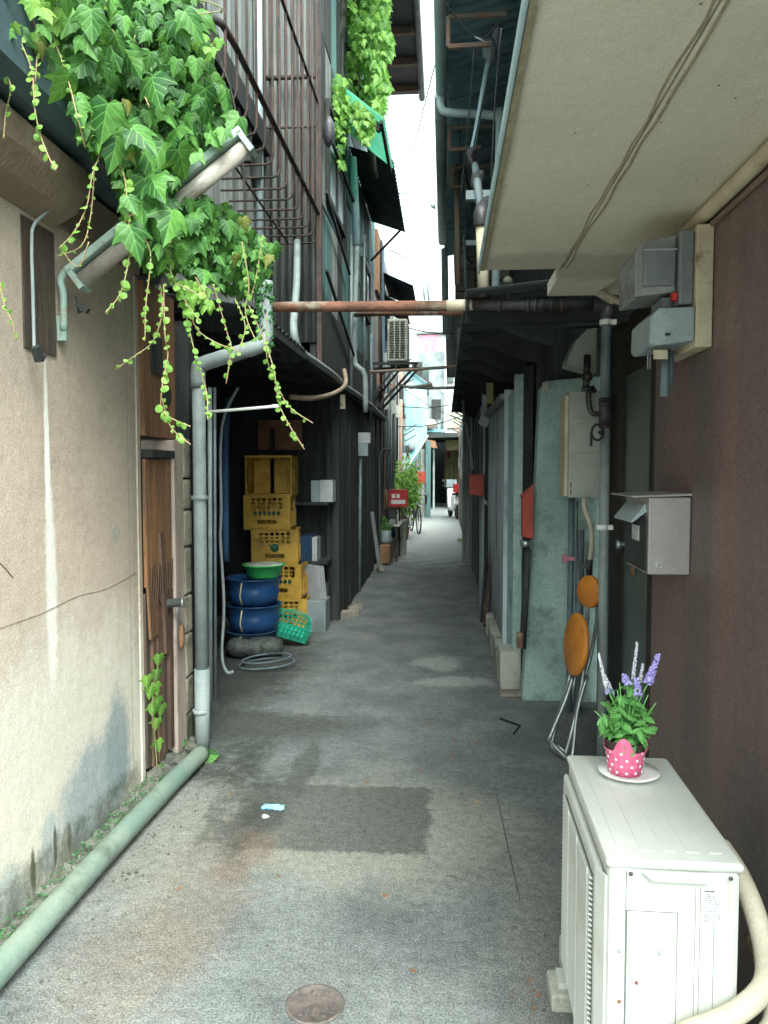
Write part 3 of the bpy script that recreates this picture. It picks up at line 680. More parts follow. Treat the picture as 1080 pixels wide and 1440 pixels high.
B().lathe((-1.50, 6.4, .743), [(0, .015), (.10, .03), (.15, .02), (.158, .0)], 20).to('grey_lid', 'concrete', gb)
# teal basket tipped
bk = T('teal_basket', 'teal plastic basket tipped over at the foot of the crates', 'basket', (-1.37, 6.75, .12), rot=(.5, .35, .4))
b = B()
for k in range(9):
    x = -.15 + k * .0375
    for sy in (-1, 1): b.box(x - .005, x + .005, sy * .1 - .004, sy * .1 + .004, 0, .14)
for k in range(6):
    y = -.1 + k * .04
    for sx in (-1, 1): b.box(sx * .154 - .004, sx * .154 + .004, y - .005, y + .005, 0, .14)
for zz in (.005, .05, .095, .14):
    b.box(-.158, .158, -.107, -.099, zz - .005, zz + .005); b.box(-.158, .158, .099, .107, zz - .005, zz + .005)
    b.box(-.161, -.153, -.099, .099, zz - .005, zz + .005); b.box(.153, .161, -.099, .099, zz - .005, zz + .005)
b.box(-.15, .15, -.096, .096, 0, .004); b.to('wicker_body', 'basket_teal', bk, local=True)
B().tube([(-.157, 0, .145), (-.1, .02, .2), (0, .03, .22), (.1, .02, .2), (.157, 0, .145)], .006, 6, curve=3).to('handle', 'basket_teal', bk, local=True)
b = B(); c = G(362, 925)
for i in range(6): b.blob(c + Vector((random.uniform(-.14, .14), random.uniform(-.06, .1), .09)), (.12, .10, .08), 12, 8, .12)
b.to('plastic_bags', 'bag', label='crumpled grey plastic bags on the shed floor', cat='bag')
c = G(375, 938); hp = T('wire_hoops', 'two thin wire hoops lying in front of the grey bags', 'hoop', c)
for r, dz, mt in ((.22, .03, 'conduit'), (.19, .07, 'conduit')):
    B().tube([c + Vector((math.cos(a / 24 * 6.2832) * r, math.sin(a / 24 * 6.2832) * r * .8, dz + .02 * math.cos(a / 24 * 6.2832))) for a in range(25)], .008, 6).to('hoop', mt, hp)
# shelf with boxes
sf = T('shed_shelf', 'dark wooden shelf at the back corner of the shed', 'shelf', (-1.4, 7.7, 0))
for zz in (.62, 1.20): B().box(-1.72, -1.14, 7.55, 7.93, zz, zz + .03).to('shelf_board', 'timber_dark', sf)
B().box(-1.70, -1.66, 7.56, 7.60, 0, 1.95).to('upright', 'timber_dark', sf); B().box(-1.19, -1.15, 7.85, 7.89, 0, 1.95).to('upright', 'timber_dark', sf)
a = A(438, 715, 7.6); b_ = A(468, 684, 7.6)
t = T('white_box', 'white box with a grey side on the upper shed shelf', 'box', (a.x, 7.6, 1.23))
B().box(a.x, a.x + .085, 7.58, 7.8, 1.232, 1.44).to('side', 'paleblue_box', t); B().box(a.x + .087, b_.x, 7.585, 7.8, 1.232, 1.445).to('front', 'paper', t)
B().box(-1.42, -1.30, 7.58, 7.85, .652, .90).to('blue_box', 'navy_cloth', label='dark blue box on the lower shed shelf', cat='box')
B().box(-1.295, -1.245, 7.58, 7.80, .652, .88).to('grey_carton', 'paper', label='narrow pale carton right of the dark blue box', cat='carton')
ps = T('paper_stack', 'pale paper sheets leaning beside the crate stack', 'paper', (-1.25, 7.5, .35))
for k in range(4): B().obox((-1.30 + k * .025, 7.50, .46), (.008, .2, .32), (0, -.12, .9)).to('sheet', 'paper', ps)
B().box(-1.34, -1.12, 7.3, 7.6, 0, .30).to('carton', 'fargrey', label='grey carton on the floor at the edge of the shed', cat='box', bevel=.006)
B().box(-1.36, -1.14, 7.61, 7.7, 0, .42).to('black_bin', 'black', label='black bin behind the grey carton in the shed', cat='bin', bevel=.01)
B().box(-1.9, -1.45, 7.9, 7.92, 1.75, 2.05).to('back_board', 'tan_box', label='brown board hung at the back of the shed', cat='board')
# pipes and hoses inside the shed opening
for px, r, mt, lb in ((296, .014, 'bluegrey_pipe', 'thin grey pipe just inside the shed, next to the downpipe'), (303, .009, 'conduit', 'thin dark conduit right of the thin grey shed pipe')):
    B().tube([A(px, 985, 4.6), A(px - 1, 545, 4.6)], r, 8).to('shed_pipe', mt, label=lb, cat='pipe', group='thin pipes at the shed corner')
B().tube([A(322, 560, 5.2), A(318, 600, 5.2), A(317, 680, 5.2), A(318, 790, 5.2)], .022, 10, curve=3).to('blue_tube', 'navy_cloth', label='dark blue hose hanging in the shed opening', cat='hose')
B().tube([A(335, 545, 5), A(312, 600, 5), A(311, 720, 5), A(310, 760, 5), A(315, 850, 5), A(312, 920, 5), A(319, 945, 5), A(328, 944, 5)], .010, 8, curve=4).to('grey_hose', 'bluegrey_pipe', label='thin grey hose hanging down to the shed floor', cat='hose')
B().tube([A(286, 580, 4.3), A(392, 571, 4.3)], .0085, 8).obox(A(388, 571, 4.3), (.04, .03, .016)).to('white_rod', 'white', label='white rod sticking out level from the downpipe', cat='rod')
# conduit sweeping along the eave
ea = T('eave_conduit', 'thick cream conduit dropping from the cage and sweeping along the eave', 'conduit', A(540, 585, 13))
def E_(px, py, y): return A(px, py, y)
B().tube([A(418, 340, 6.35), A(417, 400, 6.0), A(413, 462, 5.6), A(422, 492, 5.7), A(445, 510, 6.2), A(470, 528, 7.2), A(487, 545, 8.2), A(510, 560, 9.5), A(543, 590, 12.5)], .028, 10, curve=6).to('conduit_run', 'bluegrey_pipe', ea)
B().tube([A(408, 558, 6.2), A(440, 560, 6.4), A(470, 553, 7.0), A(486, 540, 7.6), A(484, 520, 7.8)], .022, 8, curve=4).to('conduit_branch', 'cornice', ea)
B().obox(A(482, 565, 7.8), (.05, .02, .14)).to('tag', 'cream', ea)

# ================================================================== LEFT: mid house upper wall y 6.6..12.5
mhs = T('left_mid_house', 'teal panelled upper house with dark windows past the cage', 'building', (-1.3, 9.5, 2.4))
B().box(-5, -1.13, 6.62, 12.5, 2.75, 7.4).to('block', 'timber_dark', mhs)
B().box(-1.14, -1.09, 6.62, 12.5, 2.45, 3.05).to('void_shade_band', 'timber_dark', mhs)  # dark strip stands in for the shaded void under the upper floor
i = 0; y = 6.66
while y < 12.3:
    w = random.choice((.22, .3, .38))
    z0 = 3.05
    for z1 in (3.9, 4.5, 5.4, 6.3, 7.3):
        B().box(-1.128, -1.10 + random.uniform(0, .012), y + .008, y + w - .008, z0 + .01, z1 - .01).to('panel', random.choice(('teal_panel', 'teal_panel', 'timber_dark', 'timber_grey')), mhs); z0 = z1
    y += w
for (y0, y1, z0, z1) in ((7.2, 8.4, 4.0, 4.9), (10.2, 11.2, 3.6, 4.3)):
    f = B()
    f.box(-1.09, -1.05, y0, y1, z0, z0 + .05).box(-1.09, -1.05, y0, y1, z1 - .05, z1).box(-1.088, -1.052, y0, y0 + .05, z0 + .05, z1 - .05).box(-1.088, -1.052, y1 - .05, y1, z0 + .05, z1 - .05).box(-1.086, -1.054, (y0 + y1) / 2 - .02, (y0 + y1) / 2 + .02, z0 + .05, z1 - .05)
    f = f.to('window', 'timber_dark', mhs); B().box(-1.078, -1.07, y0 + .04, y1 - .04, z0 + .04, z1 - .04).to('pane', 'glass_win', f)
B().box(-1.2, -.40, 5.6, 12.6, 7.42, 7.50).to('eave', 'dark_brown', mhs)
for k in range(9): B().box(-1.12, -.42, 5.9 + k * .8, 5.97 + k * .8, 7.33, 7.42).to('rafter', 'timber_brown', mhs)
B().tube([(-.38, 5.6, 7.40), (-.38, 12.7, 7.40)], .05, 8).to('gutter', 'dark_brown', mhs)
# diagonal braces
for (a, b_) in (((450, 270, 6.9), (497, 385, 8.6)), ((455, 180, 7.0), (505, 300, 9.4)), ((455, 380, 6.9), (500, 500, 9.0))):
    pa, pb = A(*a), A(*b_); pa.x = pb.x = -1.04
    B().bar(pa, pb, .025, .025).to('brace', 'timber_dark', mhs)
B().blob((-1.02, 6.95, 4.5), (.05, .07, .13), 10, 6, .1).to('wire_coil', 'steel_dark', mhs)
# vertical pipes on the left at px 490..520
VP = [(494, 330, 560, 9.0, .020, 'bluegrey_pipe', 'thin pale pipe left of the thick green pipe by the eave'),
      (522, 470, 600, 10.8, .018, 'conduit', 'dark vertical pipe left of the air conditioner'),
      (512, 330, 520, 10.2, .016, 'bluegrey_pipe', 'slim pale vertical pipe between the two eave pipes'),
      (536, 340, 560, 12.0, .020, 'rust_thin', 'rust brown vertical pipe just before the air conditioner')]
for px, y0, y1, Y, r, mt, lb in VP:
    pa, pb = A(px, y0, Y), A(px, y1, Y)
    B().tube([pa, pb], r, 8).to('wall_pipe', mt, label=lb, cat='pipe', group='vertical pipes on the left houses')
gp2 = T('green_downpipe', 'thick green downpipe with a bend above the shed eave', 'pipe', A(500, 580, 9))
B().tube([A(496, 222, 9.0), A(502, 345, 9.0)], .045, 12).to('upper_pipe', 'awning_green' if False else 'teal_board', gp2)
B().tube([A(502, 340, 9.0), A(500, 400, 9.0), A(498, 500, 9.0), A(502, 515, 9), A(513, 528, 9), A(514, 580, 9)], .032, 12, curve=3).to('lower_pipe', 'bluegrey_pipe', gp2)
# rope wall panel, awnings
ga = T('green_awning', 'bright green corrugated plastic awning under the vine', 'awning', (-.9, 8.9, 4.9))
B().corr((-1.09, 7.7, 5.32), (0, 1.25, 0), (.50, 0, -.40), 16, .012).to('plastic_sheet', 'awning_green', ga)
B().bar((-1.09, 7.8, 5.20), (-.63, 7.8, 4.86), .05, .07).to('support', 'timber_dark', ga); B().bar((-.62, 7.68, 4.88), (-.62, 8.92, 4.88), .03, .03).to('front_rail', 'timber_dark', ga)
da = T('dark_awning', 'large dark corrugated awning jutting out against the sky', 'awning', (-.85, 10.7, 5))
B().corr((-1.09, 9.0, 5.20), (0, 2.7, 0), (.50, 0, -.17), 22, .014).to('sheet', 'corr_dark', da)
B().bar((-1.09, 11.6, 4.6), (-.66, 11.6, 5.03), .03, .03).to('strut', 'rust_thin', da)
# brick-ish / plank house y 12.5..18.5
lh = T('left_far_house', 'pinkish plastered house past the dark awning', 'building', (-1.3, 15.5, 0))
B().box(-5, -1.12, 12.52, 18.5, 2.5, 5.4).to('upper_wall', 'pinkwall', lh)
B().box(-5, -1.12, 12.52, 18.5, 0, 2.495).to('lower_wall', 'timber_dark', lh)
for k in range(11):
    B().box(-1.118, -1.09, 12.55 + k * .21, 12.75 + k * .21, .1, 2.45).to('board', 'timber_dark', lh)
B().box(-1.118, -1.07, 12.56, 13.2, 4.4, 5.35).to('shutter', 'timber_orange', lh)
B().box(-1.118, -1.06, 13.3, 13.9, 3.4, 5.4).to('shutter', 'blue_panel', lh)
a2 = T('small_awning', 'smaller ragged dark awning farther down the left side', 'awning', (-.8, 15, 4.5))
B().corr((-1.1, 13.6, 4.95), (0, 2.0, 0), (.55, 0, -.25), 14, .016).to('sheet', 'corr_dark', a2); B().corr((-1.1, 13.7, 4.6), (0, 1.8, 0), (.42, 0, -.22), 12, .016).to('sheet', 'corr_dark', a2)
# air conditioner on the left wall
ac2 = T('wall_air_conditioner', 'cream air conditioner high on a black bracket at left', 'air conditioner', (-.7, 11.6, 3.1))
B().box(-.85, -.55, 11.6, 12.35, 3.14, 3.76).to('casing', 'concrete', ac2, bevel=.02)
b = B()
for c_ in range(3):
    for k in range(16): b.box(-.815 + c_ * .08, -.75 + c_ * .08, 11.590, 11.598, 3.19 + k * .034, 3.207 + k * .034)
b.to('louvres', 'black', ac2)
br = T('ac_bracket', 'black triangular bracket under the left air conditioner', 'bracket', (-.9, 11.7, 2.5))
for yy in (11.62, 12.2):
    B().bar((-1.1, yy, 3.11), (-.40, yy, 3.11), .04, .04).to('arm', 'black', br); B().bar((-1.1, yy, 2.35), (-.42, yy, 3.09), .035, .035).to('strut', 'black', br)
    B().bar((-1.1, yy, 2.6), (-.7, yy, 3.09), .03, .03).to('strut', 'black', br)
# utility box on the board wall, conduit
ub = T('utility_box', 'white utility box on the dark board wall below the eave', 'box', A(509, 630, 9.8))
c = A(510, 612, 9.8); B().box(c.x - .09, c.x + .1, 9.75, 9.85, c.z - .10, c.z + .03).to('upper_case', 'paper', ub)
B().box(c.x - .05, c.x + .07, 9.74, 9.84, c.z - .26, c.z - .104).to('lower_case', 'paleblue_box', ub)
B().tube([A(507, 640, 9.8), A(506, 745, 9.8), A(505, 850, 9.8)], .022, 8).to('wall_pipe', 'conduit', label='grey conduit running down from the white utility box', cat='pipe', group='vertical pipes on the left houses')
B().bar(A(523, 720, 11.3), A(534, 800, 11.6), .05, .02).to('leaning_board', 'paper', label='pale narrow board leaning on the left wall', cat='board')

# ------------------------------------------------------------------ left clutter: stand, red crates, planter
st = T('metal_stand', 'rusty metal stand at the left wall with a white tabletop', 'stand', (-.92, 13.4, 0))
for x, y in ((-1.04, 13.0), (-.80, 13.0), (-1.04, 13.9), (-.80, 13.9)):
    B().box(x - .015, x + .015, y - .015, y + .015, 0, .88).to('leg', 'rust_thin', st)
B().box(-1.06, -.78, 12.98, 13.92, .88, .91).to('top_shelf', 'rust_thin', st); B().box(-1.06, -.74, 12.98, 13.9, .60, .63).to('white_shelf', 'white', st)
def redcrate(loc, w, rz, label):
    t = T('red_crate', label, 'crate', loc, rz, 'red crates on the metal stand')
    b = B()
    b.box(-w / 2, w / 2, -.16, -.145, 0, .27).box(-w / 2, w / 2, .145, .16, 0, .27).box(-w / 2, -w / 2 + .015, -.145, .145, 0, .27).box(w / 2 - .015, w / 2, -.145, .145, 0, .27).box(-w / 2 + .01, w / 2 - .01, -.14, .14, .01, .03)
    b.to('body', 'red_bright', t, local=True, bevel=.006)
    B().box(-w / 2 + .04, w / 2 - .05, -.166, -.161, .05, .12).box(-w / 2 + .05, -w / 2 + .11, -.166, -.161, .15, .22).box(-w / 2 + .13, -w / 2 + .19, -.166, -.161, .15, .22).to('white_lettering', 'white', t, local=True)
    B().box(-w / 2 - .005, w / 2 + .005, -.165, .165, .27, .29).to('rim', 'red_bright', t, local=True)
    return t
redcrate((-.80, 13.5, .91), .33, .1, 'red plastic crate with white lettering on the metal stand')
B().blob((-.99, 13.3, 1.05), (.05, .07, .16), 9, 7, .15).to('dried_bundle', 'tan_box', label='dried brown bundle hanging beside the red crate', cat='bundle')
ql = T('wall_pipes', 'group of tall bent pipes on the wall above the metal stand', 'pipe', (-1, 13, 1.2))
for px, Y, mt in ((534, 12.9, 'bluegrey_pipe'), (541, 13.1, 'cornice'), (546, 13.3, 'conduit')):
    B().tube([A(px, 775, Y), A(px, 640, Y), A(px + 3, 632, Y), A(px + 8, 630, Y)], .014, 6).to('pipe_run', mt, ql)
cf = T('cream_cabinet', 'pale cabinet below the metal stand', 'cabinet', (-.83, 14.3, 0)); B().box(-1.0, -.70, 14.0, 14.5, .0, .62).to('case', 'concrete', cf); B().box(-.97, -.88, 13.99, 13.998, .33, .56).to('dark_door', 'navy_cloth', cf)
B().box(-1.04, -.86, 12.5, 12.9, 0.02, .34).to('brown_tub', 'tan_box', label='brown tub on the ground below the metal stand', cat='tub', bevel=.03)
B().lathe((-.95, 12.75, .345), [(0, 0), (.09, 0), (.1, .05), (.08, .12), (.09, .2), (0, .2)], 12).to('glass_jug', 'paleblue_box', label='pale jug standing on the brown tub', cat='jug')
B().blob((-.80, 14.8, .09), (.05, .1, .09), 8, 6, .2).to('black_bag', 'black', label='small black bag on the ground beside the pale cabinet', cat='bag')
b = B()
for i in range(6): b.obox((-1.02 + random.uniform(-.04, .06), 11.9 + random.uniform(-.3, .2), .03), (.08, .12, .05), (random.random(), 0, random.random()))
b.to('broken_bricks', 'stone', label='a few broken bricks at the foot of the board wall', cat='bricks')
b = B()
for i in range(5): b.obox((-1.03 + random.uniform(-.02, .08), 8.1 + i * .12, .03), (.1, .12, .05), (random.uniform(-.2, .2), 0, random.random()))
b.to('stone_fragments', 'stone', label='stone fragments at the corner of the shed', cat='stones')

# ================================================================== RIGHT: brown wall and soffit
rb = T('brown_wall', 'glossy dark brown wall along the right side', 'wall', (.86, 1.8, 0))
B().box(.86, 1.3, .9, 3.30, 0, 2.395).to('wall_face', 'brown_wall', rb)
B().box(.855, .90, 3.302, 3.36, 0, 2.39).to('end_trim', 'dark_brown', rb)
cn = T('soffit_canopy', 'broad beige soffit overhanging the right side of the alley', 'canopy', (.5, 2, 2.4))
B().box(.150, .494, .55, 3.42, 2.40, 2.46).to('soffit_panel', 'soffit', cn); B().box(.500, 1.3, .55, 3.95, 2.401, 2.46).to('soffit_panel', 'soffit', cn)
random.seed(3)
sm_ = []
for dx in (-.012, .012):
    B().tube([(.497 + dx + random.uniform(-.006, .006), .6 + i * .14, 2.3995) for i in range(21)], .0035, 5, curve=2).to('seam', 'timber_grey' if 0 else 'soffit_seam', cn)
b = B()
for i in range(26): b.lathe((random.uniform(.2, .84), random.uniform(1.2, 3.3), 2.3985), [(0, 0), (.0035, 0), (0, .001)], 6)
b.to('specks', 'soffit_seam', cn, kind='stuff')
B().box(.138, .148, .55, 3.44, 2.388, 2.418).to('edge_lip', 'teal_board', cn, bevel=.004)
B().box(.150, .165, .56, 3.4, 2.392, 2.3985).to('edge_strip', 'soffit_seam', cn)
B().box(.34, 1.3, .56, 3.6, 2.465, 2.55).to('deck', 'timber_dark', cn)
B().tube([(.835, .95, 2.372), (.835, 2.9, 2.372), (.83, 3.2, 2.372), (.80, 3.5, 2.36)], .024, 10, curve=3).to('ceiling_conduit', 'cream', label='cream conduit running in the corner of brown wall and soffit', cat='conduit')
B().tube([(.852, .95, 2.335), (.852, 2.72, 2.335)], .010, 8).to('thin_conduit', 'cornice', label='thin brown conduit just under the cream corner conduit', cat='conduit')

# recess with glass door
rd = T('glass_door', 'dark entrance door with one tall greenish glass pane', 'door', (.97, 3.9, 0))
B().box(.99, 1.05, 3.36, 5.1, 0, 2.38).to('backing', 'dark_brown', rd)
B().box(.955, .988, 3.38, 3.46, .02, 2.30).to('stile', 'dark_brown', rd); B().box(.955, .988, 4.30, 4.42, .02, 2.30).to('stile', 'dark_brown', rd)
B().box(.956, .987, 3.462, 4.298, 2.05, 2.28).to('rail', 'dark_brown', rd); B().box(.956, .987, 3.462, 4.298, .02, .35).to('rail', 'dark_brown', rd)
B().box(.966, .976, 3.462, 4.298, .352, 2.048).to('pane', 'glass_dark', rd)
for z in (2.12, 2.2): B().box(.950, .955, 3.5, 4.25, z, z + .015).to('trim', 'black', rd)
k = B().tube([(.955, 4.02, 1.17), (.90, 4.02, 1.17), (.885, 4.02, 1.17)], .013, 10).lathe((.89, 4.02, 1.17), [(0, 0), (.022, 0), (.024, .02), (0, .025)], 14, axis=(-1, 0, 0)).to('knob', 'chrome', rd)
B().box(.945, .955, 3.97, 4.07, 1.08, 1.26).to('knob_plate', 'grey_plastic', rd)
B().box(.945, .953, 3.99, 4.05, 1.02, 1.06).to('sticker', 'tan_box', rd)

# meter board
mb = T('meter_board', 'cream board carrying the electric meter high on the brown wall', 'board', (.83, 2.8, 1.94))
B().box(.805, .858, 2.62, 2.98, 1.945, 2.335).to('board', 'cream', mb, bevel=.004)
em = T('electric_meter', 'grey electric meter with clear cover, upper box on the cream board', 'meter', (.7, 2.8, 2.08))
B().box(.755, .803, 2.64, 2.94, 2.085, 2.325).to('back_case', 'grey_plastic', em, bevel=.008)
b = B().prism([(.752, 2.66, 2.315), (.645, 2.68, 2.30), (.625, 2.68, 2.27), (.625, 2.68, 2.12), (.752, 2.66, 2.13)], (0, .24, 0)); b.to('cover', 'grey_clear', em, bevel=.006)
B().box(.648, .745, 2.651, 2.668, 2.15, 2.285).to('window', 'grey_plastic', em, bevel=.003)
B().box(.645, .75, 2.645, 2.651, 2.262, 2.266).to('white_line', 'paper', em)
B().box(.72, .75, 2.70, 2.84, 2.06, 2.12).to('lower_case', 'grey_plastic', em)
B().box(.735, .75, 2.635, 2.66, 2.098, 2.122).to('red_seal', 'red_bright', em)
fb = T('fuse_box', 'pale blue grey fuse box below the meter on the cream board', 'fuse box', (.73, 2.8, 1.945))
B().prism([(.803, 2.62, 2.075), (.695, 2.64, 2.075), (.67, 2.65, 2.05), (.67, 2.66, 1.965), (.685, 2.66, 1.955), (.803, 2.62, 1.965)], (0, .26, 0)).to('case', 'paleblue_box', fb, bevel=.006)
B().box(.715, .728, 2.626, 2.64, 1.985, 1.992).to('keyhole', 'black', fb)
B().box(.690, .735, 2.68, 2.684, 1.915, 1.945).to('paper_tag', 'cream', fb)
for x in (.676, .684): B().tube([(x, 2.7, 1.955), (x, 2.7, 1.885)], .003, 5).to('wire', 'grey_plastic', fb)
B().tube([(.755, 2.78, 1.96), (.755, 2.78, 1.80)], .016, 8).tube([(.785, 2.82, 1.96), (.785, 2.82, 1.84)], .012, 8).to('cable_stub', 'conduit', fb)
B().tube([A(903, 400, 2.85), A(893, 412, 2.95), A(878, 425, 3.2), A(862, 420, 3.6), A(846, 410, 3.85), A(835, 409, 4.0), A(850, 418, 4.05), A(862, 425, 4.08)], .014, 8, curve=5).to('meter_hose', 'tan_hose', label='tan hose looping from the meter to the vertical pipe', cat='hose')

# mailbox
mx = T('mailbox', 'square grey metal mailbox fixed to the brown wall', 'mailbox', (.78, 3.0, 1.18))
B().box(.715, .858, 2.80, 3.14, 1.180, 1.452).to('body', 'mail_grey', mx, bevel=.004)
B().box(.708, .7145, 2.815, 3.125, 1.19, 1.38).to('front_door', 'black', mx)
B().prism([(.858, 2.79, 1.458), (.655, 2.79, 1.452), (.655, 2.79, 1.457), (.858, 2.79, 1.466)], (0, .36, 0)).to('lid', 'mail_grey', mx)
B().prism([(.712, 2.83, 1.43), (.66, 2.83, 1.365), (.664, 2.83, 1.36), (.714, 2.83, 1.40)], (0, .28, 0)).to('letter_flap', 'paleblue_box', mx)
B().box(.704, .7075, 2.90, 3.0, 1.29, 1.345).to('name_card', 'paper', mx)
B().box(.739, .762, 2.7965, 2.7985, 1.205, 1.226).to('sticker', 'paper', mx); B().lathe((.7505, 2.7962, 1.2155), [(.004, 0), (.0065, 0), (.0065, .0008), (.004, .0008)], 14, axis=(0, -1, 0)).to('sticker_ring', 'mail_grey', mx)

# ------------------------------------------------------------------ pipes at y ~4.1
vp = T('vertical_pipe', 'blue grey vertical pipe with white clamps on the right', 'pipe', (.82, 4.1, 0))
pt = A(853, 425, 4.1); pb = A(846, 1075, 4.1)
B().tube([pt, A(851, 560, 4.1)], .026, 14).to('pipe_run', 'conduit', vp); B().tube([A(851, 600, 4.1), pb], .026, 14).to('pipe_run', 'bluegrey_pipe', vp)
B().tube([A(851, 560, 4.1), A(851, 602, 4.1)], .032, 14).to('valve_body', 'steel_dark', vp)
for y0 in (568, 582, 600): B().lathe(A(851, y0, 4.1), [(.034, -.006), (.036, -.006), (.036, .006), (.034, .006)], 14).to('collar', 'steel_dark', vp)
for x0, y0 in ((855, 452), (850, 742)):
    q = A(x0, y0, 4.07); B().lathe(q + Vector((-.005, .03, 0)), [(.028, -.013), (.032, -.013), (.032, .013), (.028, .013)], 14).box(q.x + .02, q.x + .045, q.y + .01, q.y + .04, q.z - .012, q.z + .012).to('white_clamp', 'white', vp)
q = A(843, 608, 4.02)
B().tube([q + Vector((.02, .06, 0)), q], .010, 8).tube([q + Vector((-.01 + .03 * math.cos(a), -.005, .04 * math.sin(a))) for a in [i * .6283 for i in range(11)]], .006, 6).bar(q + Vector((-.04, 0, 0)), q + Vector((-.04, 0, -.07)), .012, .01).to('tap_handle', 'black', vp)
cp = T('cross_pipe', 'rusty steel pipe crossing the alley from wall to wall', 'pipe', (0, 4.1, 2.4))
P0, P1, P2, P3, P4 = A(385, 432, 4.12), A(628, 430, 4.12), A(680, 428, 4.12), A(735, 428, 4.12), A(848, 428, 4.12)
B().tube([P0, P1], .028, 14).to('pipe_run', 'rust', cp); B().tube([P1, P2], .029, 14).to('pipe_run', 'cream', cp, label='cream painted stretch of the crossing pipe')
B().tube([P2 - Vector((.06, 0, 0)), P4], .030, 14).to('pipe_run', 'steel_dark', cp)
for px in (657, 702, 742, 752, 762, 775, 790): B().lathe(A(px, 428, 4.12), [(.033, -.010), (.036, -.010), (.036, .010), (.033, .010)], 14, axis=(1, 0, 0)).to('collar', 'steel_dark', cp)
B().tube([A(834, 428, 4.12), A(848, 428, 4.12), A(854, 432, 4.11), A(854, 447, 4.1)], .036, 14, curve=4).to('elbow', 'steel_dark', cp)
B().tube([A(714, 428, 4.12), A(714, 395, 4.12)], .014, 8).lathe(A(714, 400, 4.12), [(.0, 0), (.028, 0), (.022, .03), (.01, .04), (0, .04)], 12).tube([A(700, 407, 4.12), A(716, 405, 4.12)], .006, 6).to('tap', 'mossy', cp)
cv = T('cream_riser', 'cream riser pipe with a grey elbow above the crossing pipe', 'pipe', A(678, 412, 4.12))
B().tube([A(680, 412, 4.12), A(677, 312, 4.12)], [.030, .030], 14).to('pipe_run', 'cream', cv)
B().tube([A(677, 318, 4.12), A(677, 300, 4.12), A(683, 290, 4.2), A(686, 286, 4.4)], .040, 14, curve=4).to('elbow', 'steel_dark', cv)
B().tube([A(680, 420, 4.12), A(680, 405, 4.12)], .036, 12).to('sleeve', 'steel_dark', cv)
B().tube([A(676, 300, 4.9), A(672, 262, 4.9), A(668, 232, 5.3)], .022, 10).box(A(655, 278, 4.95).x, A(694, 278, 4.95).x, 4.92, 4.97, A(655, 278, 4.95).z - .02, A(655, 270, 4.95).z).to('upper_fitting', 'paleblue_box', cv)
B().blob(A(670, 255, 5.0), (.04, .03, .06), 9, 6, .2).blob(A(677, 246, 5.0), (.02, .02, .03), 7, 5, .2).to('taped_joint', 'bag', cv)
B().tube([A(500, 443, 8.9), A(530, 441, 8), A(662, 439, 6)], .026, 10).to('thin_cross_pipe', 'rust', label='thinner rusty pipe crossing just behind the thick one', cat='pipe')
B().tube([A(520, 523, 10.2), A(590, 519, 10.2), A(648, 515, 10.2)], .020, 8).to('crossing_bar', 'rust_pale', label='thin pale bar crossing under the left air conditioner', cat='bar')
B().tube([A(566, 543, 11.5), A(600, 546, 11.5), A(648, 545, 11.5)], .022, 8).tube([A(575, 545, 11.4), A(608, 541, 11.4)], .025, 6).to('crossing_bar', 'concrete', label='lowest of the bars crossing the alley in the distance', cat='bar')
B().tube([A(565, 572, 14), A(600, 574, 14), A(645, 568, 14)], .008, 5).to('overhead_wire', 'black', label='thin dark wire slung across the far alley', cat='wire')

# heater
ht = T('gas_heater', 'pale grey wall heater box behind the vertical pipe', 'heater', (.84, 4.75, 1.38))
a, c = A(799, 700, 4.7), A(852, 550, 4.7)
B().box(a.x, c.x, 4.7, 4.86, a.z, c.z).to('case', 'heater', ht, bevel=.006)
B().box(a.x - .022, a.x - .002, 4.72, 4.9, a.z + .01, c.z - .02).to('flange', 'cream', ht)
B().box(a.x + .012, a.x + .018, 4.697, 4.6995, a.z + .02, a.z + .05).box(a.x + .012, a.x + .018, 4.697, 4.6995, a.z + .06, a.z + .09).to('vent_slot', 'black', ht)
for k, (dz, u0) in enumerate(((.15, .03), (.19, .07), (.36, .05))):
    yy = 4.698; z = c.z - dz; B().tube([(a.x + u0, yy, z + .004), (a.x + u0 + .04, yy, z - .008), (c.x - .05, yy, z + .01 * (k - 1))], .0010, 4, curve=3).to('scratch', 'soffit_seam', ht)
q = A(828, 565, 4.6)
B().tube([q + Vector((.04, .05, .07)), q + Vector((.0, 0, .06)), q, q + Vector((.015, 0, -.06)), q + Vector((.06, 0, -.07)), q + Vector((.1, 0, -.05))], .016, 8, curve=3).to('valve_pipe', 'steel_dark', ht)
B().tube([A(824, 545, 4.7), A(826, 500, 4.75)], .02, 8).tube([A(836, 545, 4.68), A(818, 548, 4.68)], .012, 8).blob(A(826, 530, 4.7), (.03, .03, .03), 8, 6).to('inlet_pipe', 'steel_dark', ht)
B().tube([A(822, 700, 4.68), A(822, 715, 4.68), A(831, 740, 4.66), A(832, 770, 4.66), A(829, 790, 4.68)], .014, 10, curve=6).to('flexible_hose', 'tan_hose', ht)
B().tube([A(829, 786, 4.68), A(828, 808, 4.7)], .02, 8).obox(A(823, 795, 4.66), (.05, .03, .03)).to('hose_fitting', 'steel_dark', ht)
bp = []
for px, Y, r, lb in ((800, 4.95, .020, 'left one of the two grey pipes rising from the ground by the stools'), (812, 4.92, .026, 'right one of the two grey pipes rising from the ground by the stools')):
    B().tube([A(px + 4, 700 if px == 800 else 745, Y), A(px, 1000 if px == 800 else 998, Y)], r, 10).to('ground_riser', 'conduit', label=lb, cat='pipe', group='pair of grey risers behind the stools')
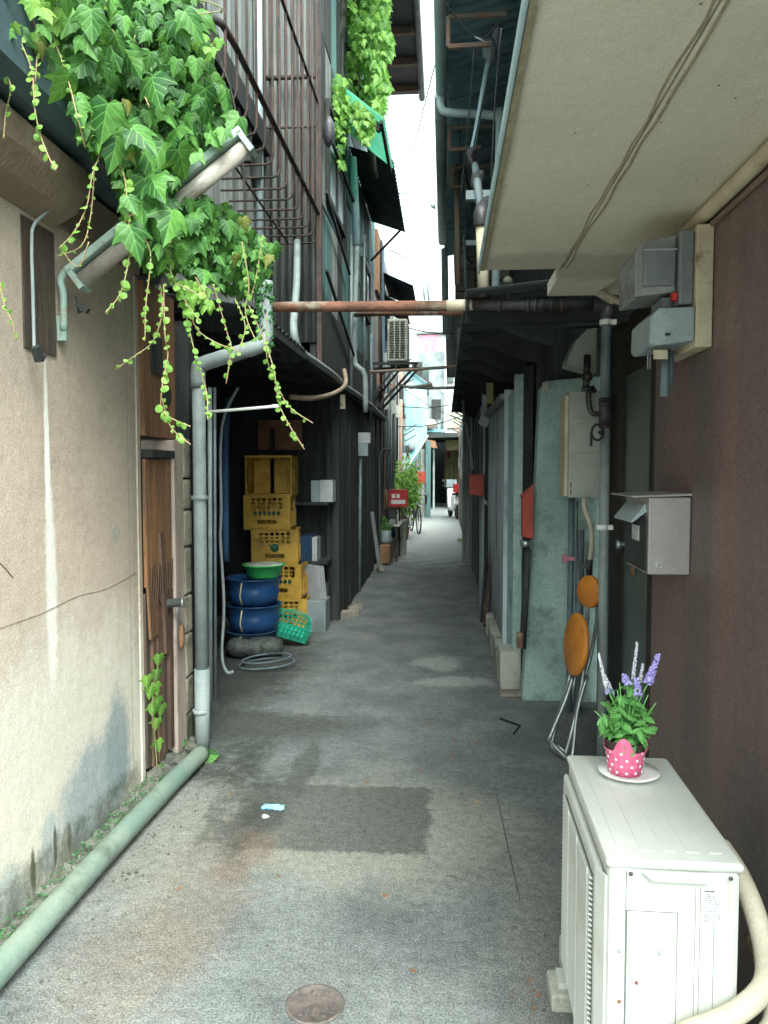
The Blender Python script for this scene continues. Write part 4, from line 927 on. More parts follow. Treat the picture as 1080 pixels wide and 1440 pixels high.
q = A(799, 786, 4.86); B().box(q.x - .035, q.x + .04, q.y, q.y + .03, q.z - .012, q.z + .012).box(q.x - .032, q.x - .012, q.y - .005, q.y + .03, q.z - .028, q.z + .028).to('pink_clamp', 'pink_sign', label='small pink pipe clamp on the grey risers', cat='clamp', bevel=.002)
B().tube([A(812, 705, 4.85), A(812, 760, 4.8), A(816, 820, 4.8), A(820, 850, 4.8)], .004, 6, curve=3).to('thin_wire', 'mossy', label='thin dark wire hanging under the wall heater', cat='wire')
# vent hood: rounded plate
q0 = A(840, 525, 4.9); q1 = A(840, 460, 4.9); q2 = A(826, 462, 4.9); q3 = A(810, 478, 4.9); q4 = A(798, 505, 4.9); q5 = A(797, 512, 4.9); q6 = A(825, 520, 4.9)
B().prism([q0, q1, q2, q3, q4, q5, q6], (0, .22, 0)).to('vent_hood', 'cornice' if 0 else 'heater', label='rounded grey vent hood above the wall heater', cat='vent hood', bevel=.008)

# teal slab wall facing the camera
tw = T('teal_wall', 'rough teal painted wall end facing the camera', 'wall', (.75, 5.3, 0))
a = A(733, 985, 5.22); b_ = A(848, 985, 5.22)
pts = [A(734, 986, 5.22), A(848, 992, 5.22), A(848, 528, 5.22), A(770, 535, 5.22), A(760, 545, 5.22), A(756, 620, 5.22), A(750, 760, 5.22), A(740, 900, 5.22)]
for p_ in pts[:2]: p_.z = 0
B().prism(pts, (0, .16, 0)).to('wall_face', 'teal_slab', tw, bevel=.01)
B().prism([A(770, 536, 5.19), A(772, 548, 5.19), A(762, 550, 5.19), A(763, 538, 5.19)], (0, .02, 0)).to('chipped_corner', 'concrete', tw)
# upright dark post in the gap and red boxes
B().box(.535, .60, 5.42, 5.5, 0, 2.25).to('gap_post', 'timber_dark', label='dark timber post in the gap beside the teal wall end', cat='post')
def redbox(px0, px1, pyt0, pyt1, pyb, Y, dep, label, mt='red'):
    p = [A(px0, pyb - 3, Y), A(px1, pyb, Y), A(px1, pyt1, Y), A(px0, pyt0, Y)]
    t = T('red_box', label, 'box', p[0], 0, 'red boxes on the right walls')
    B().prism(p, (0, dep, 0)).to('body', mt, t, bevel=.003)
    c = (p[2] + p[3]) / 2; d = p[3] - p[2]
    B().bar(p[2] + Vector((.01, dep / 2, .006)), p[3] + Vector((-.01, dep / 2, .006)), dep + .02, .008).to('lid', mt, t)
    return t
redbox(735, 750, 700, 683, 758, 5.05, .10, 'tall red box with slanting top at the teal wall edge')
redbox(660, 680, 669, 668, 698, 8.2, .16, 'square red box on the farther right wall')
q = A(740, 765, 5.08); B().lathe(q + Vector((0, .03, 0)), [(.034, -.02), (.036, -.02), (.036, .02), (.034, .02)], 12).to('pipe_bracket', 'chrome', label='bright metal clamp under the tall red box', cat='clamp')
B().tube([A(742, 772, 5.12), A(735, 912, 5.12)], .022, 8).to('dark_pipe', 'timber_dark', label='dark pipe below the tall red box', cat='pipe')
B().box(A(727, 900, 5.1).x, A(736, 900, 5.1).x, 5.10, 5.14, A(727, 912, 5.1).z, A(727, 890, 5.1).z).to('hinge', 'rust', label='small rusty hinge low beside the teal board', cat='hinge')

# ================================================================== RIGHT: row of old fronts y 5.4 .. 13
rf = T('right_row_house', 'row of old fronts with teal board and corrugated sheet on the right', 'building', (.7, 9, 0))
B().box(.62, 4, 5.42, 13.2, 0, 2.5).to('backing', 'timber_dark', rf)
B().obox((.50, 5.75, 1.13), (.04, .50, 1.95), (0, 0, .0)).to('teal_board', 'teal_board', rf, bevel=.004)
B().box(.475, .54, 5.44, 5.48, .2, 2.2).to('board_edge', 'teal_slab', rf)
B().corr((.47, 6.05, .22), (-.02, 1.9, 0), (0, 0, 1.85), 16, .012).to('corrugated_sheet', 'corr_grey', rf)
B().box(.45, .52, 6.0, 6.04, .2, 2.15).to('sheet_edge', 'corr_grey', rf); B().bar((.44, 6.0, 2.10), (.43, 8.0, 2.10), .05, .04).to('top_rail', 'timber_grey', rf)
for k in range(24):
    y = 8.0 + k * .21
    B().box(.432 + random.uniform(-.008, .008), .50, y + .004, y + .206, random.uniform(.02, .08), 2.4).to('board', random.choice(('timber_grey', 'timber_dark', 'timber_grey')), rf)
pk = T('concrete_kerb_block', 'pale concrete block at the foot of the teal board', 'block', (.47, 5.5, 0))
B().box(.385, .53, 5.35, 5.62, .03, .30).to('block', 'concrete', pk, bevel=.018)
B().box(.375, .56, 5.28, 5.40, .0, .028).to('footing', 'stone', pk, bevel=.01)
for k in range(6):
    B().box(.395 + random.uniform(-.01, .01), .50, 5.65 + k * .40, 6.03 + k * .40, 0, .20 + random.uniform(-.02, .02)).to('plinth_block', 'concrete', pk, bevel=.012)
B().bar(A(683, 880, 7.3), A(697, 700, 7.9), .04, .06).to('leaning_timber', 'rust_thin', label='brown timber leaning on the right wall past the corrugated sheet', cat='timber')
B().bar(A(678, 875, 7.9), A(690, 715, 8.1), .03, .05).to('leaning_timber', 'timber_dark', label='darker thin timber just behind the leaning brown one', cat='timber')
B().tube([A(684, 590, 8.4), A(684, 640, 8.4), A(676, 870, 8.6)], .034, 10).to('front_downpipe', 'corr_grey', label='grey downpipe on the right between the red boxes', cat='pipe')
B().box(.30, .42, 13.0, 13.25, 0, 3.0).to('corner_post', 'timber_grey', label='tall grey timber post at the far end of the right row', cat='post')
B().prism([A(679, 700, 8.1), A(694, 712, 7.9), A(694, 718, 7.9), A(679, 706, 8.1)], (0, .2, 0)).to('small_shelf', 'paper', label='small pale shelf below the square red box', cat='shelf')
# dark low canopy y3.9 .. 12
dc = T('dark_canopy', 'black sagging canopy over the fronts on the right', 'canopy', (.5, 7, 2.3))
B().corr((.10, 3.95, 2.44), (0, 8.4, 0), (1.2, 0, .12), 60, .012).to('tin_sheet', 'corr_dark', dc)
B().box(.11, 1.2, 4.35, 4.40, 2.10 + .25, 2.43).to('end_fascia', 'black', dc)
for k in range(11):
    y = 4.45 + k * .7
    B().prism([(.12, y, 2.43), (.60, y, 2.43), (.60, y, 2.24), (.50, y, 2.26), (.2, y, 2.38)], (0, .04, 0)).to('bracket', 'black', dc)
B().bar(A(688, 560, 8.0), A(694, 535, 8.0), .02, .02).to('hook', 'paper', dc)
B().box(.36, .42, 6.9, 6.92, 2.12, 2.30).to('hanging_tag', 'ochre', label='small ochre tag hanging from the dark canopy', cat='tag')
q = A(682, 575, 8.2); B().obox(q, (.07, .10, .38), (0, 0, 0)).to('fluorescent_case', 'corr_grey', label='grey lamp housing under the dark canopy on the right', cat='lamp', bevel=.02)
q = A(681, 592, 8.0); B().obox(q, (.10, .02, .10), (0, .5, 0)).to('white_card', 'paper', label='white card tilted under the grey lamp housing', cat='card')

# upper right: building, eave, gutter, racks
ru = T('right_upper_house', 'tall house on the right with a deep dark blue eave', 'building', (1.5, 6, 2.6))
B().box(.95, 5, .55, 11.9, 2.56, 5.6).to('wall', 'timber_dark', ru)
ev = B().corr((-.02, 3.0, 5.06), (0, 10.2, 0), (1.1, 0, .25), 78, .01).to('eave_sheet', 'eave_dark', ru)
for k in range(5): B().bar((.02, 3.8 + k * 1.9, 5.04), (.95, 3.8 + k * 1.9, 5.25), .03, .03).to('rafter', 'eave_dark', ru)
m['pale_pipe'] = mat('pale_pipe', (.62, .76, .78), (.54, .68, .71), sc=5, rough=.5, bump=.1)
B().tube([(-.04, 3.0, 5.0), (-.04, 7.35, 5.0)], .055, 12).to('gutter', 'pale_pipe', ru, label='pale blue near half of the gutter')
B().tube([(-.05, 7.4, 4.99), (-.05, 12.0, 4.97)], .06, 12).to('gutter', 'bluegrey_pipe', ru)
B().tube([(-.05, 7.38, 4.98), (-.04, 7.4, 4.86), (.06, 7.4, 4.82), (.46, 7.4, 4.78), (.49, 7.4, 4.70), (.46, 7.35, 3.2)], .038, 10, curve=3).to('downpipe', 'pale_pipe', ru)
B().bar((.97, 3.2, 3.1), (.30, 3.2, 3.05), .03, .03).to('support_arm', 'rust_thin', ru)
for i, (Y, pa, pb, pc, pd) in enumerate(((6.0, (630, 24), (712, 20), (630, 66), (692, 62)), (8.0, (631, 180), (692, 178), (632, 211), (676, 207)), (9.2, (632, 236), (690, 235), (634, 263), (668, 261)))):
    r = T('drying_rack', ('nearest rusty drying rack hanging under the right eave', 'middle rusty drying rack, just below the level pale pipe', 'farthest small rusty drying rack under the right eave')[i], 'rack', A(*pa, Y), 0, 'rusty racks under the right eave')
    B().bar(A(*pa, Y), A(*pb, Y), .025, .03).to('top_bar', 'rust_pale', r); B().bar(A(*pa, Y), A(*pc, Y), .03, .03).to('side_bar', 'rust_pale', r); B().bar(A(*pc, Y), A(*pd, Y), .03, .03).to('lower_bar', 'rust_pale', r)
pp = T('diagonal_pole', 'pale green pole with taped joint slanting below the right eave', 'pole', A(662, 218, 6.4))
B().tube([A(700, 38, 6.4), A(692, 70, 6.4), A(684, 100, 6.4), A(672, 170, 6.4), A(663, 216, 6.4)], .020, 8, curve=3).to('pole', 'teal_board', pp)
B().tube([A(701, 36, 6.38), A(694, 66, 6.38)], .034, 8).blob(A(688, 70, 6.35), (.05, .04, .10), 8, 6, .2).blob(A(698, 42, 6.35), (.03, .03, .05), 7, 5, .1).to('taped_joint', 'paleblue_box', pp)
B().blob(A(662, 222, 6.4), (.04, .04, .08), 8, 6, .3).to('clamp', 'steel_dark', pp)
wires = [((628, 5, 5), (650, 35, 5), (670, 52, 5), (686, 50, 5), (702, 30, 5)), ((636, 0, 6), (625, 60, 6.5), (608, 105, 8), (570, 260, 14), (560, 330, 18)), ((668, 52, 5), (682, 60, 5), (690, 80, 5.2), (664, 215, 6.2)),
         ((640, 90, 7), (650, 200, 9), (655, 330, 11)), ((655, 90, 7), (662, 150, 8), (660, 300, 10)), ((668, 60, 6), (652, 240, 8), (640, 330, 12)), ((705, 40, 5), (694, 180, 6), (688, 360, 7)), ((632, 70, 7), (648, 220, 9), (640, 350, 12))]
wt = T('overhead_wires', 'tangle of thin overhead wires below the right eave', 'wires', A(650, 200, 7))
for w in wires: B().tube([A(*q) for q in w], .006, 5, curve=4).to('wire', 'black' if w[0][0] < 637 else 'bluegrey_pipe', wt)
# things further along on right upper: posts, pipes, block wall
rh = T('right_far_house', 'farther right house of grey blocks behind the pipes', 'building', (1.5, 16, 0))
B().box(.56, 5, 13.3, 17.2, 0, 5.3).to('core', 'fargrey', rh); B().box(.56, 5, 17.21, 24, 0, 3.0).to('far_core', 'fargrey', rh)
for r in range(13):
    for c in range(9):
        y = 13.3 + c * .45 + (r % 2) * .2
        if y < 17.2: B().box(.50 + random.uniform(-.012, .01), .555, y + .01, y + .43, 2.6 + r * .21, 2.79 + r * .21).to('block', 'brick', rh)
B().box(.47, .53, 13.4, 24, .0, 2.45).to('lower_sheet', 'farwhite', rh)
fw_ = T('block_end_wall', 'grey block wall end facing the camera under the right eave', 'wall', (.6, 12.2, 2.5))
B().box(.16, 1.2, 12.25, 13.2, 2.5, 5.0).to('core', 'rubble', fw_)
for r_ in range(14):
    for c_ in range(3):
        x = .15 + c_ * .30 - (r_ % 2) * .0; z = 2.52 + r_ * .175
        B().box(x + .006 + random.uniform(-.01, .01), x + .292, 12.19 + random.uniform(-.01, .02), 12.249, z + .006, z + .166).to('block', 'brick', fw_, bevel=.006)
B().corr((.14, 12.1, 4.95), (.9, 0, 0), (0, -.4, -.08), 8, .01).to('cap_sheet', 'corr_dark', fw_)
for k in range(12): B().box(.455, .468, 13.6 + k * .85, 13.7 + k * .85, .02, 2.44).to('batten', 'concrete', rh)
B().box(.30, .9, 13.5, 14.6, 4.2, 4.26).to('balcony', 'timber_dark', rh)
vps = [(627, 350, 470, 11.5, .05, 'bluegrey_pipe', 'grey gutter pipe low in the gap of sky'), (642, 330, 400, 11, .03, 'timber_grey', 'thin grey post rising beside the far block wall'),
       (644, 228, 400, 9.4, .035, 'rust_pale', 'pale weathered pole hanging below the racks'), (636, 445, 530, 12.5, .09, 'fargrey', 'thick grey post right of the sky gap'),
       (655, 330, 405, 10, .02, 'paleblue_box', 'thin pale pipe left of the cream riser'), (649, 455, 530, 11.5, .05, 'bluegrey_pipe', 'grey stub pipe behind the crossing pipe')]
for px, y0, y1, Y, r, mt, lb in vps:
    B().tube([A(px - 2, y0, Y), A(px, y1, Y)], r, 8).to('upright_pipe', mt, label=lb, cat='pipe')
B().bar(A(612, 285, 15), A(625, 350, 13), .03, .03).blob(A(611, 288, 15), (.09, .05, .08), 7, 5, .1).to('insulator_arm', 'bluegrey_pipe', label='thin arm with an insulator standing against the sky', cat='insulator')
for (pa, pb, lb) in (((650, 230, 8.6), (664, 290, 8.8), 'dark slanting strut between the racks and the block wall'), ((640, 350, 11), (664, 372, 10.5), 'dark short strut in front of the block wall'), ((636, 462, 8), (668, 445, 7), 'dark strut just under the crossing pipe at right')):
    B().bar(A(*pa), A(*pb), .035, .035).to('strut', 'steel_dark', label=lb, cat='strut')
for (x0, x1, yy, Y, lb) in ((655, 688, 342, 8.5, 'small pale shelf bracket behind the cream riser'), (640, 668, 375, 10.5, 'dark cross bar on the far block wall')):
    B().bar(A(x0, yy, Y), A(x1, yy, Y), .05, .05).to('cross_bracket', 'paleblue_box' if Y < 9 else 'steel_dark', label=lb, cat='bracket')
B().tube([A(650, 540, 10), A(652, 580, 10), A(660, 620, 9.5), A(664, 660, 9.2)], .018, 6, curve=3).to('hanging_cable', 'bluegrey_pipe', label='grey cable drooping under the dark canopy edge', cat='cable')

# ================================================================== STOOLS
def stool(loc, seat_r, axis, tilt, label, s=1.0):
    t = T('folding_stool', label, 'stool', loc, 0, 'folded round stools leaning at the right')
    c = Vector((0, 0, 0)); ax = Vector(axis).normalized()
    B().lathe(c - ax * .016, [(0, 0), (seat_r * .93, 0), (seat_r, .008), (seat_r, .024), (seat_r * .93, .032), (0, .034)], 36, axis=ax).to('seat', 'orange', t, local=True)
    B().lathe(c - ax * .022, [(0, 0), (seat_r * .8, 0), (seat_r * .8, .006), (0, .006)], 24, axis=ax).to('seat_frame', 'chrome', t, local=True)
    return t
s1c = A(810, 906, 4.15)
s1 = stool(s1c, .165, (-.975, -.16, .10), 0, 'front folded stool with a big round orange seat')
def leg(t, c, pts, r=.011): B().tube([Vector(p) - c for p in pts], r, 10, curve=3).to('leg', 'chrome', t, local=True)
leg(s1, s1c, [A(806, 950, 4.2), A(795, 985, 4.18), A(774, 1035, 4.15), A(775, 1043, 4.15), A(800, 1068, 4.12), A(806, 1055, 4.14), A(812, 1000, 4.18), A(826, 950, 4.2)])
leg(s1, s1c, [A(822, 935, 4.22), A(814, 985, 4.2), A(796, 1058, 4.15), A(790, 1061, 4.18), A(776, 1050, 4.28), A(788, 1000, 4.3), A(803, 945, 4.28)])
leg(s1, s1c, [A(784, 1048, 4.2), A(800, 1062, 4.17)], .008)
s2c = A(829, 832, 4.3)
s2 = stool(s2c, .088, (-.80, -.52, .05), 0, 'rear folded stool with a smaller round orange seat')
leg(s2, s2c, [A(826, 848, 4.3), A(825, 880, 4.3), A(812, 930, 4.3), A(806, 975, 4.28)], .010)
leg(s2, s2c, [A(836, 848, 4.3), A(840, 862, 4.3), A(833, 910, 4.3), A(815, 985, 4.25), A(806, 1040, 4.22)], .010)

# ================================================================== OUTDOOR UNIT (near right)
AX, AY, AW, AL, Z0, Z1 = .510, 2.02, .295, .64, .07, .70
ac = T('outdoor_air_conditioner', 'white air conditioner unit on the ground beside the brown wall', 'air conditioner', (AX, AY, 0), R(-1.0))
hw, hl = AW / 2, AL / 2
B().box(-hw + .006, hw - .006, -hl + .006, hl - .006, Z0, Z1 - .022).to('casing', 'white_paint', ac, local=True, bevel=.014)
lid = B().box(-hw, hw, -hl, hl, Z1 - .024, Z1 - .004).to('lid', 'white_paint', ac, local=True, bevel=.012)
for k in range(5):
    x = -.10 + k * .05
    B().box(x - .013, x + .013, -hl + .05, hl - .03, Z1 - .005, Z1 - .0024).to('lid_rib', 'white_paint', lid, local=True, bevel=.0007)
# lid handle lip
B().prism([(-.075, -hl - .001, Z1 - .022), (.085, -hl - .001, Z1 - .022), (.065, -hl - .001, Z1 - .045), (-.05, -hl - .001, Z1 - .045)], (0, -.010, 0)).to('handle_lip', 'white_paint', ac, local=True, bevel=.004)
for x in (-.095, .115): B().lathe((x, -hl - .004, Z1 - .013 - .018), [(0, 0), (.005, 0), (.004, .003), (0, .004)], 12, axis=(0, -1, 0)).to('screw', 'steel_dark', ac, local=True)
# end panel lines: left strip, recessed cover
yp = -hl + .006
B().box(-.1035, -.102, yp - .0015, yp + .001, Z0 + .01, Z1 - .03).to('panel_joint', 'white_gap', ac, local=True)
B().box(-.1015, .0085, yp - .0012, yp + .001, Z0 + .004, Z1 - .1185).to('cover_gap', 'white_gap', ac, local=True)
B().box(-.100, .007, yp - .004, yp + .002, Z0 + .005, Z1 - .12).to('service_cover', 'white_paint', ac, local=True, bevel=.003)
for x in (.045, .055, .085): B().box(x, x + .0012, yp - .0006, yp + .001, Z0, Z1 - .06).to('panel_crease', 'white_gap', ac, local=True)
for x, z, mt in ((-.078, .42, 'rust'), (-.102 - .012, .375, 'rust'), (-.115, .49, 'paleblue_box'), (-.03, .49, 'paleblue_box')):
    B().lathe((x, yp - .004, z), [(0, 0), (.0045, 0), (.0035, .003), (0, .003)], 10, axis=(0, -1, 0)).to('screw', mt, ac, local=True)
rl = B().box(.06, .10, yp - .0008, yp + .001, Z1 - .145, Z1 - .06).to('rating_label', 'white', ac, local=True)
b = B(); b.box(.063, .085, yp - .0014, yp - .0009, Z1 - .069, Z1 - .065)
z = Z1 - .075
while z > Z1 - .140:
    x = .063
    while x < .096:
        w = random.uniform(.003, .009); b.box(x, min(x + w, .098), yp - .0014, yp - .0009, z, z + .0018); x += w + .002
    z -= .0042 if random.random() < .8 else .008
b.to('label_text', 'white_gap', rl, local=True)
b = B()
for x, z, h in ((-.078, .415, .05), (-.114, .37, .07), (.115, .655, .06), (-.095, .655, .04), (.05, .60, .03)):
    b.box(x - .0012, x + .0012, yp - .0046 if x == -.078 else yp - .0006, yp - .0041 if x == -.078 else yp + .001, z - h, z)
b.to('rust_drips', 'cream', ac, local=True, kind='stuff')
# front grille facing the alley (-x)
fx = -hw + .006
B().box(fx - .018, fx, -hl + .05, hl - .03, Z0 + .03, Z1 - .05).to('front_panel', 'white_paint', ac, local=True, bevel=.012)
gr = B().box(fx - .0195, fx - .0185, -hl + .085, hl - .10, Z0 + .06, Z1 - .085).to('grille_opening', 'ink', ac, local=True)
b = B(); z = Z0 + .062
while z < Z1 - .09:
    b.obox((fx - .023, -.005, z), (.010, AL - .185, .0045), (0, .5, 0)); z += .0125
for y in (-.21, -.05, .10): b.box(fx - .030, fx - .027, y - .003, y + .003, Z0 + .05, Z1 - .08)
b.to('grille_slats', 'white_paint', gr, local=True)
B().prism([(fx - .019, -hl + .06, Z1 - .05), (fx - .004, -hl + .02, Z1 - .05), (fx - .004, -hl + .02, Z0 + .02), (fx - .019, -hl + .06, Z0 + .05)], (.004, 0, 0)).to('corner_cover', 'white_paint', ac, local=True)
for y in (-.22, .22):
    B().box(-.18, .16, y - .035, y + .035, .055, Z0 + .003).to('foot', 'white_paint', ac, local=True)
for y, lb in ((-.22, 'near concrete block under the air conditioner unit'), (.22, 'far concrete block under the air conditioner unit')):
    B().box(AX - .20, AX + .16, AY + y - .06, AY + y + .06, .0, .055).to('foot_block', 'concrete', label=lb, cat='block', bevel=.008, group='blocks under the outdoor unit')
q = G(803, 1372); B().box(q.x - .03, q.x + .04, q.y - .05, q.y + .06, 0, .10).to('white_block', 'paper', label='small whitish block standing against the grille side', cat='block', bevel=.012)
# hoses at the unit
hz = T('wrapped_hoses', 'thick taped cream hoses curving round the corner of the unit', 'hose', (.7, 1.75, .1))
B().tube([(.70, 1.98, .60), (.705, 1.88, .585), (.712, 1.80, .54), (.715, 1.74, .47), (.69, 1.69, .43), (.62, 1.665, .385), (.53, 1.66, .345), (.47, 1.66, .31)], .024, 16, curve=7).to('hose', 'tan_hose', hz)
B().tube([(.72, 1.95, .56), (.73, 1.86, .53), (.735, 1.78, .45), (.73, 1.72, .38), (.70, 1.69, .33), (.62, 1.68, .30), (.53, 1.68, .27)], .021, 16, curve=7).to('hose', 'tan_hose', hz)
B().tube([(.76, 1.93, .40), (.765, 1.86, .36), (.76, 1.80, .25), (.74, 1.76, .05)], .022, 12, curve=7).to('hose', 'cornice', hz)

# ------------------------------------------------------------------ flower pot
sc_ = G(884, 1090, .70); sc_ = Vector((sc_.x, sc_.y, .700))
B().lathe(sc_, [(0, .001), (.05, .001), (.055, .004), (.082, .012), (.083, .015), (.055, .008), (0, .006)], 36).to('saucer', 'white', label='white saucer on the lid of the air conditioner unit', cat='saucer')
fp = T('flower_pot', 'pink dotted pot with purple salvia flowers on the white unit', 'potted plant', sc_ + Vector((-.008, 0, .009)))
pc = sc_ + Vector((-.010, 0, .009))
B().lathe(pc, [(0, 0), (.040, 0), (.056, .095), (.052, .095), (.047, .088), (0, .085)], 28).to('pot', 'soil', fp)
# wavy wrap
n = 48; vs = []; b = B()
for ring, (r, z) in enumerate(((.0415, .0), (.046, .03), (.051, .06), (.058, .09), (.066, .115))):
    for j in range(n):
        a = 2 * math.pi * j / n; w = max(0, math.sin(3 * a + .9)); cr = math.sin(15 * a) * .0016
        zz = z if ring < 3 else z * (1 if ring == 3 else 1) - (.018 * (1 - w) if ring == 3 else .045 * (1 - w)); rr = r - (0 if ring < 4 else .010 * (1 - w))
        vs.append(pc + Vector(((rr + cr) * math.cos(a), (rr + cr) * math.sin(a), zz)))
b.add(vs, [(i * n + j, i * n + (j + 1) % n, (i + 1) * n + (j + 1) % n, (i + 1) * n + j) for i in range(4) for j in range(n)], True)
wr = b.to('pink_wrap', 'pink', fp); so = wr.modifiers.new('solid', 'SOLIDIFY'); so.thickness = .0012; so.offset = 1
b = B()
for i in range(5):
    for j in range(11):
        z = .012 + i * .0185; a = (j + (i % 2) * .5) / 11 * 2 * math.pi; r = .0415 + z * .165
        if z > .075: continue
        d = Vector((math.cos(a), math.sin(a), -.15)).normalized()
        b.lathe(pc + Vector((r * math.cos(a), r * math.sin(a), z)) + d * .0022, [(0, 0), (.0042, 0), (.0038, .0012), (0, .0014)], 8, axis=d)
b.to('white_dots', 'white', fp)

# ------------------------------------------------------------------ leaves
def leaf_mesh(name, mt, kind='maple', dr=.18):
    b = B()
    if kind == 'maple': half = [(.0, .0), (.14, -.16), (.30, -.13), (.42, .02), (.47, .17), (.57, .26), (.63, .43), (.48, .38), (.36, .40), (.30, .50), (.31, .62), (.20, .74), (.13, .88), (0, 1.06)]
    elif kind == 'round': half = [(0, 0), (.28, .02), (.46, .28), (.48, .55), (.3, .85), (0, 1.0)]
    else: half = [(0, 0), (.14, .12), (.24, .38), (.2, .65), (.1, .87), (0, 1.0)]
    def z(x, y): return -dr * (y ** 2) - .3 * abs(x) ** 1.5 + .12 * math.sin(8 * y + 1) * abs(x)
    ctr = [(0, y) for y in ((.12, .4, .72) if kind != 'lance' else (.3, .65))]
    vs = []
    for sgn in (1, -1):
        o = len(vs); pts = [(sgn * x, y) for x, y in half]
        mid = [(0, .35)]
        vsl = pts + mid
        vs += [(x, y, z(x, y) + (.03 if x == 0 and 0 < y < 1 else 0)) for x, y in vsl]
        c = o + len(pts)
        for i in range(len(pts) - 1):
            f = (c, o + i, o + i + 1)
            b.f.append(f if sgn > 0 else f[::-1]); b.s.append(False)
    b.v = [Vector(v) for v in vs]
    me = bpy.data.meshes.new(name); me.from_pydata([tuple(v) for v in b.v], [], b.f); leaf_finish(me, [(v[0], v[1]) for v in vs], mt); return me
def leaf_M(nrm, tip):
    tip = Vector(tip).normalized(); nrm = Vector(nrm); nrm = (nrm - tip * nrm.dot(tip)).normalized(); x = tip.cross(nrm)
    return Matrix((x, tip, nrm)).transposed()
def inpoly(x, y, P):
    c = False; j = len(P) - 1
    for i in range(len(P)):
        if (P[i][1] > y) != (P[j][1] > y) and x < (P[j][0] - P[i][0]) * (y - P[i][1]) / (P[j][1] - P[i][1]) + P[i][0]: c = not c
        j = i
    return c
def foliage(root, name, src, items, stuffname, mt, cap=300):
    """items: (point, rotation, size) sorted with the largest first; the first cap become parts, the rest one stuff part"""
    base = wl(root)
    for k, (p, M3, s) in enumerate(items[:cap]):
        inst(name, src[k % len(src)], root, p - base, M3.to_euler(), s)
    rest = items[cap:]
    if rest:
        vs, fs, uvs = [], [], []
        for k, (p, M3, s) in enumerate(rest):
            me = src[k % len(src)]; o = len(vs)
            vs += [tuple(p - base + M3 @ (v.co * s)) for v in me.vertices]; fs += [tuple(i + o for i in q.vertices) for q in me.polygons]; uvs += [(v.co.x, v.co.y) for v in me.vertices]
        me = bpy.data.meshes.new(stuffname); me.from_pydata(vs, [], fs); leaf_finish(me, uvs, mt)
        o = bpy.data.objects.new(stuffname, me); COL.objects.link(o); o.parent = root; o['kind'] = 'stuff'

random.seed(21)
# flower plant
lance = [leaf_mesh('salvia_leaf', 'leaf_pot', 'lance', d) for d in (.3, .6, .1)]
its = []
for k in range(34):
    a = random.random() * 6.283; rr = random.uniform(.01, .078); h = random.uniform(.10, .225)
    base = pc + Vector((.3 * rr * math.cos(a), .3 * rr * math.sin(a), .085)); top = pc + Vector((rr * 1.1 * math.cos(a), rr * 1.1 * math.sin(a), h + .04 - rr * .4))
    B().tube([base, (base + top) / 2 + Vector((0, 0, .01)), top], .0015, 5, curve=2).to('stem', 'leaf_pot', fp)
    for q in range(8):
        t = random.uniform(.2, 1); p = base.lerp(top, t); b_a = random.random() * 6.283
        tip = Vector((math.cos(b_a), math.sin(b_a), random.uniform(-.8, .3)))
        its.append((p, leaf_M((random.uniform(-.5, .5), random.uniform(-.9, .1), .8), tip), random.uniform(.026, .046)))
foliage(fp, 'leaf', lance, its, 'small_leaves', 'leaf_pot', 272)
fl = [((842, 920), (852, 965), 'lavender'), ((896, 905), (890, 955), 'lavender'), ((904, 935), (900, 960), 'lavender'), ((925, 922), (912, 960), 'purple'), ((852, 958), (858, 975), 'purple'),
      ((895, 955), (897, 978), 'purple'), ((878, 950), (882, 962), 'purple'), ((918, 938), (912, 958), 'purple'), ((850, 950), (858, 966), 'lavender'), ((888, 968), (892, 980), 'purple')]
for k, ((x0, y0), (x1, y1), mt) in enumerate(fl):
    Y = sc_.y + random.uniform(-.03, .03); p0, p1 = A(x0, y0, Y), A(x1, y1, Y)
    s_ = B().tube([pc + Vector((0, 0, .13)), p1, p0], .0013, 5, curve=3).to('flower_stalk', 'leaf_pot', fp)
    b = B(); n_ = int((p0 - p1).length / .004) + 4
    for j in range(n_):
        t = j / (n_ - 1); c = p1.lerp(p0, t); wd = (.010 if mt == 'purple' else .004) * (1 - .6 * t)
        for q in range(5):
            a = random.random() * 6.283; b.blob(c + Vector((math.cos(a) * wd, math.sin(a) * wd, random.uniform(-.003, .003))), (.0045, .0045, .004) if mt == 'purple' else (.0027, .0027, .003), 5, 3, .3)
    b.to('blossoms', mt, s_)

# main ivy
random.seed(5)
ivy = T('ivy_plant', 'big leafy green ivy hanging down over the plaster wall at upper left', 'ivy', (-1.1, 2.8, 2.6))
big = [leaf_mesh('ivy_leaf', 'leaf', 'maple', d) for d in (.05, .22, .38)]
P1 = [(-60, -70), (250, -70), (292, 70), (305, 115), (340, 178), (318, 192), (285, 210), (268, 240), (275, 275), (305, 300), (288, 345), (250, 378), (212, 380), (188, 340), (170, 285), (160, 235), (118, 205), (92, 130), (60, 75), (25, 85), (-60, 75)]
P2 = [(285, 290), (325, 295), (365, 335), (390, 350), (378, 385), (345, 420), (300, 400), (262, 385), (240, 375)]
def sample(P, n, sz, dep, lim=.5):
    out = []; x0, x1 = min(p[0] for p in P), max(p[0] for p in P); y0, y1 = min(p[1] for p in P), max(p[1] for p in P)
    while len(out) < n:
        x, y = random.uniform(x0, x1), random.uniform(y0, y1)
        if not inpoly(x, y, P): continue
        Y = dep(x, y) + random.uniform(0, lim) ; p = A(x, y, Y); s = random.uniform(*sz)
        tip = Vector((random.gauss(.12, .45), random.gauss(-.15, .4), -1)); nr = Vector((random.gauss(.45, .5), -1 + random.gauss(0, .4), random.gauss(.6, .45)))
        M3 = leaf_M(nr, tip); out.append((p - M3 @ Vector((0, s * .4, 0)), M3, s))
    return out
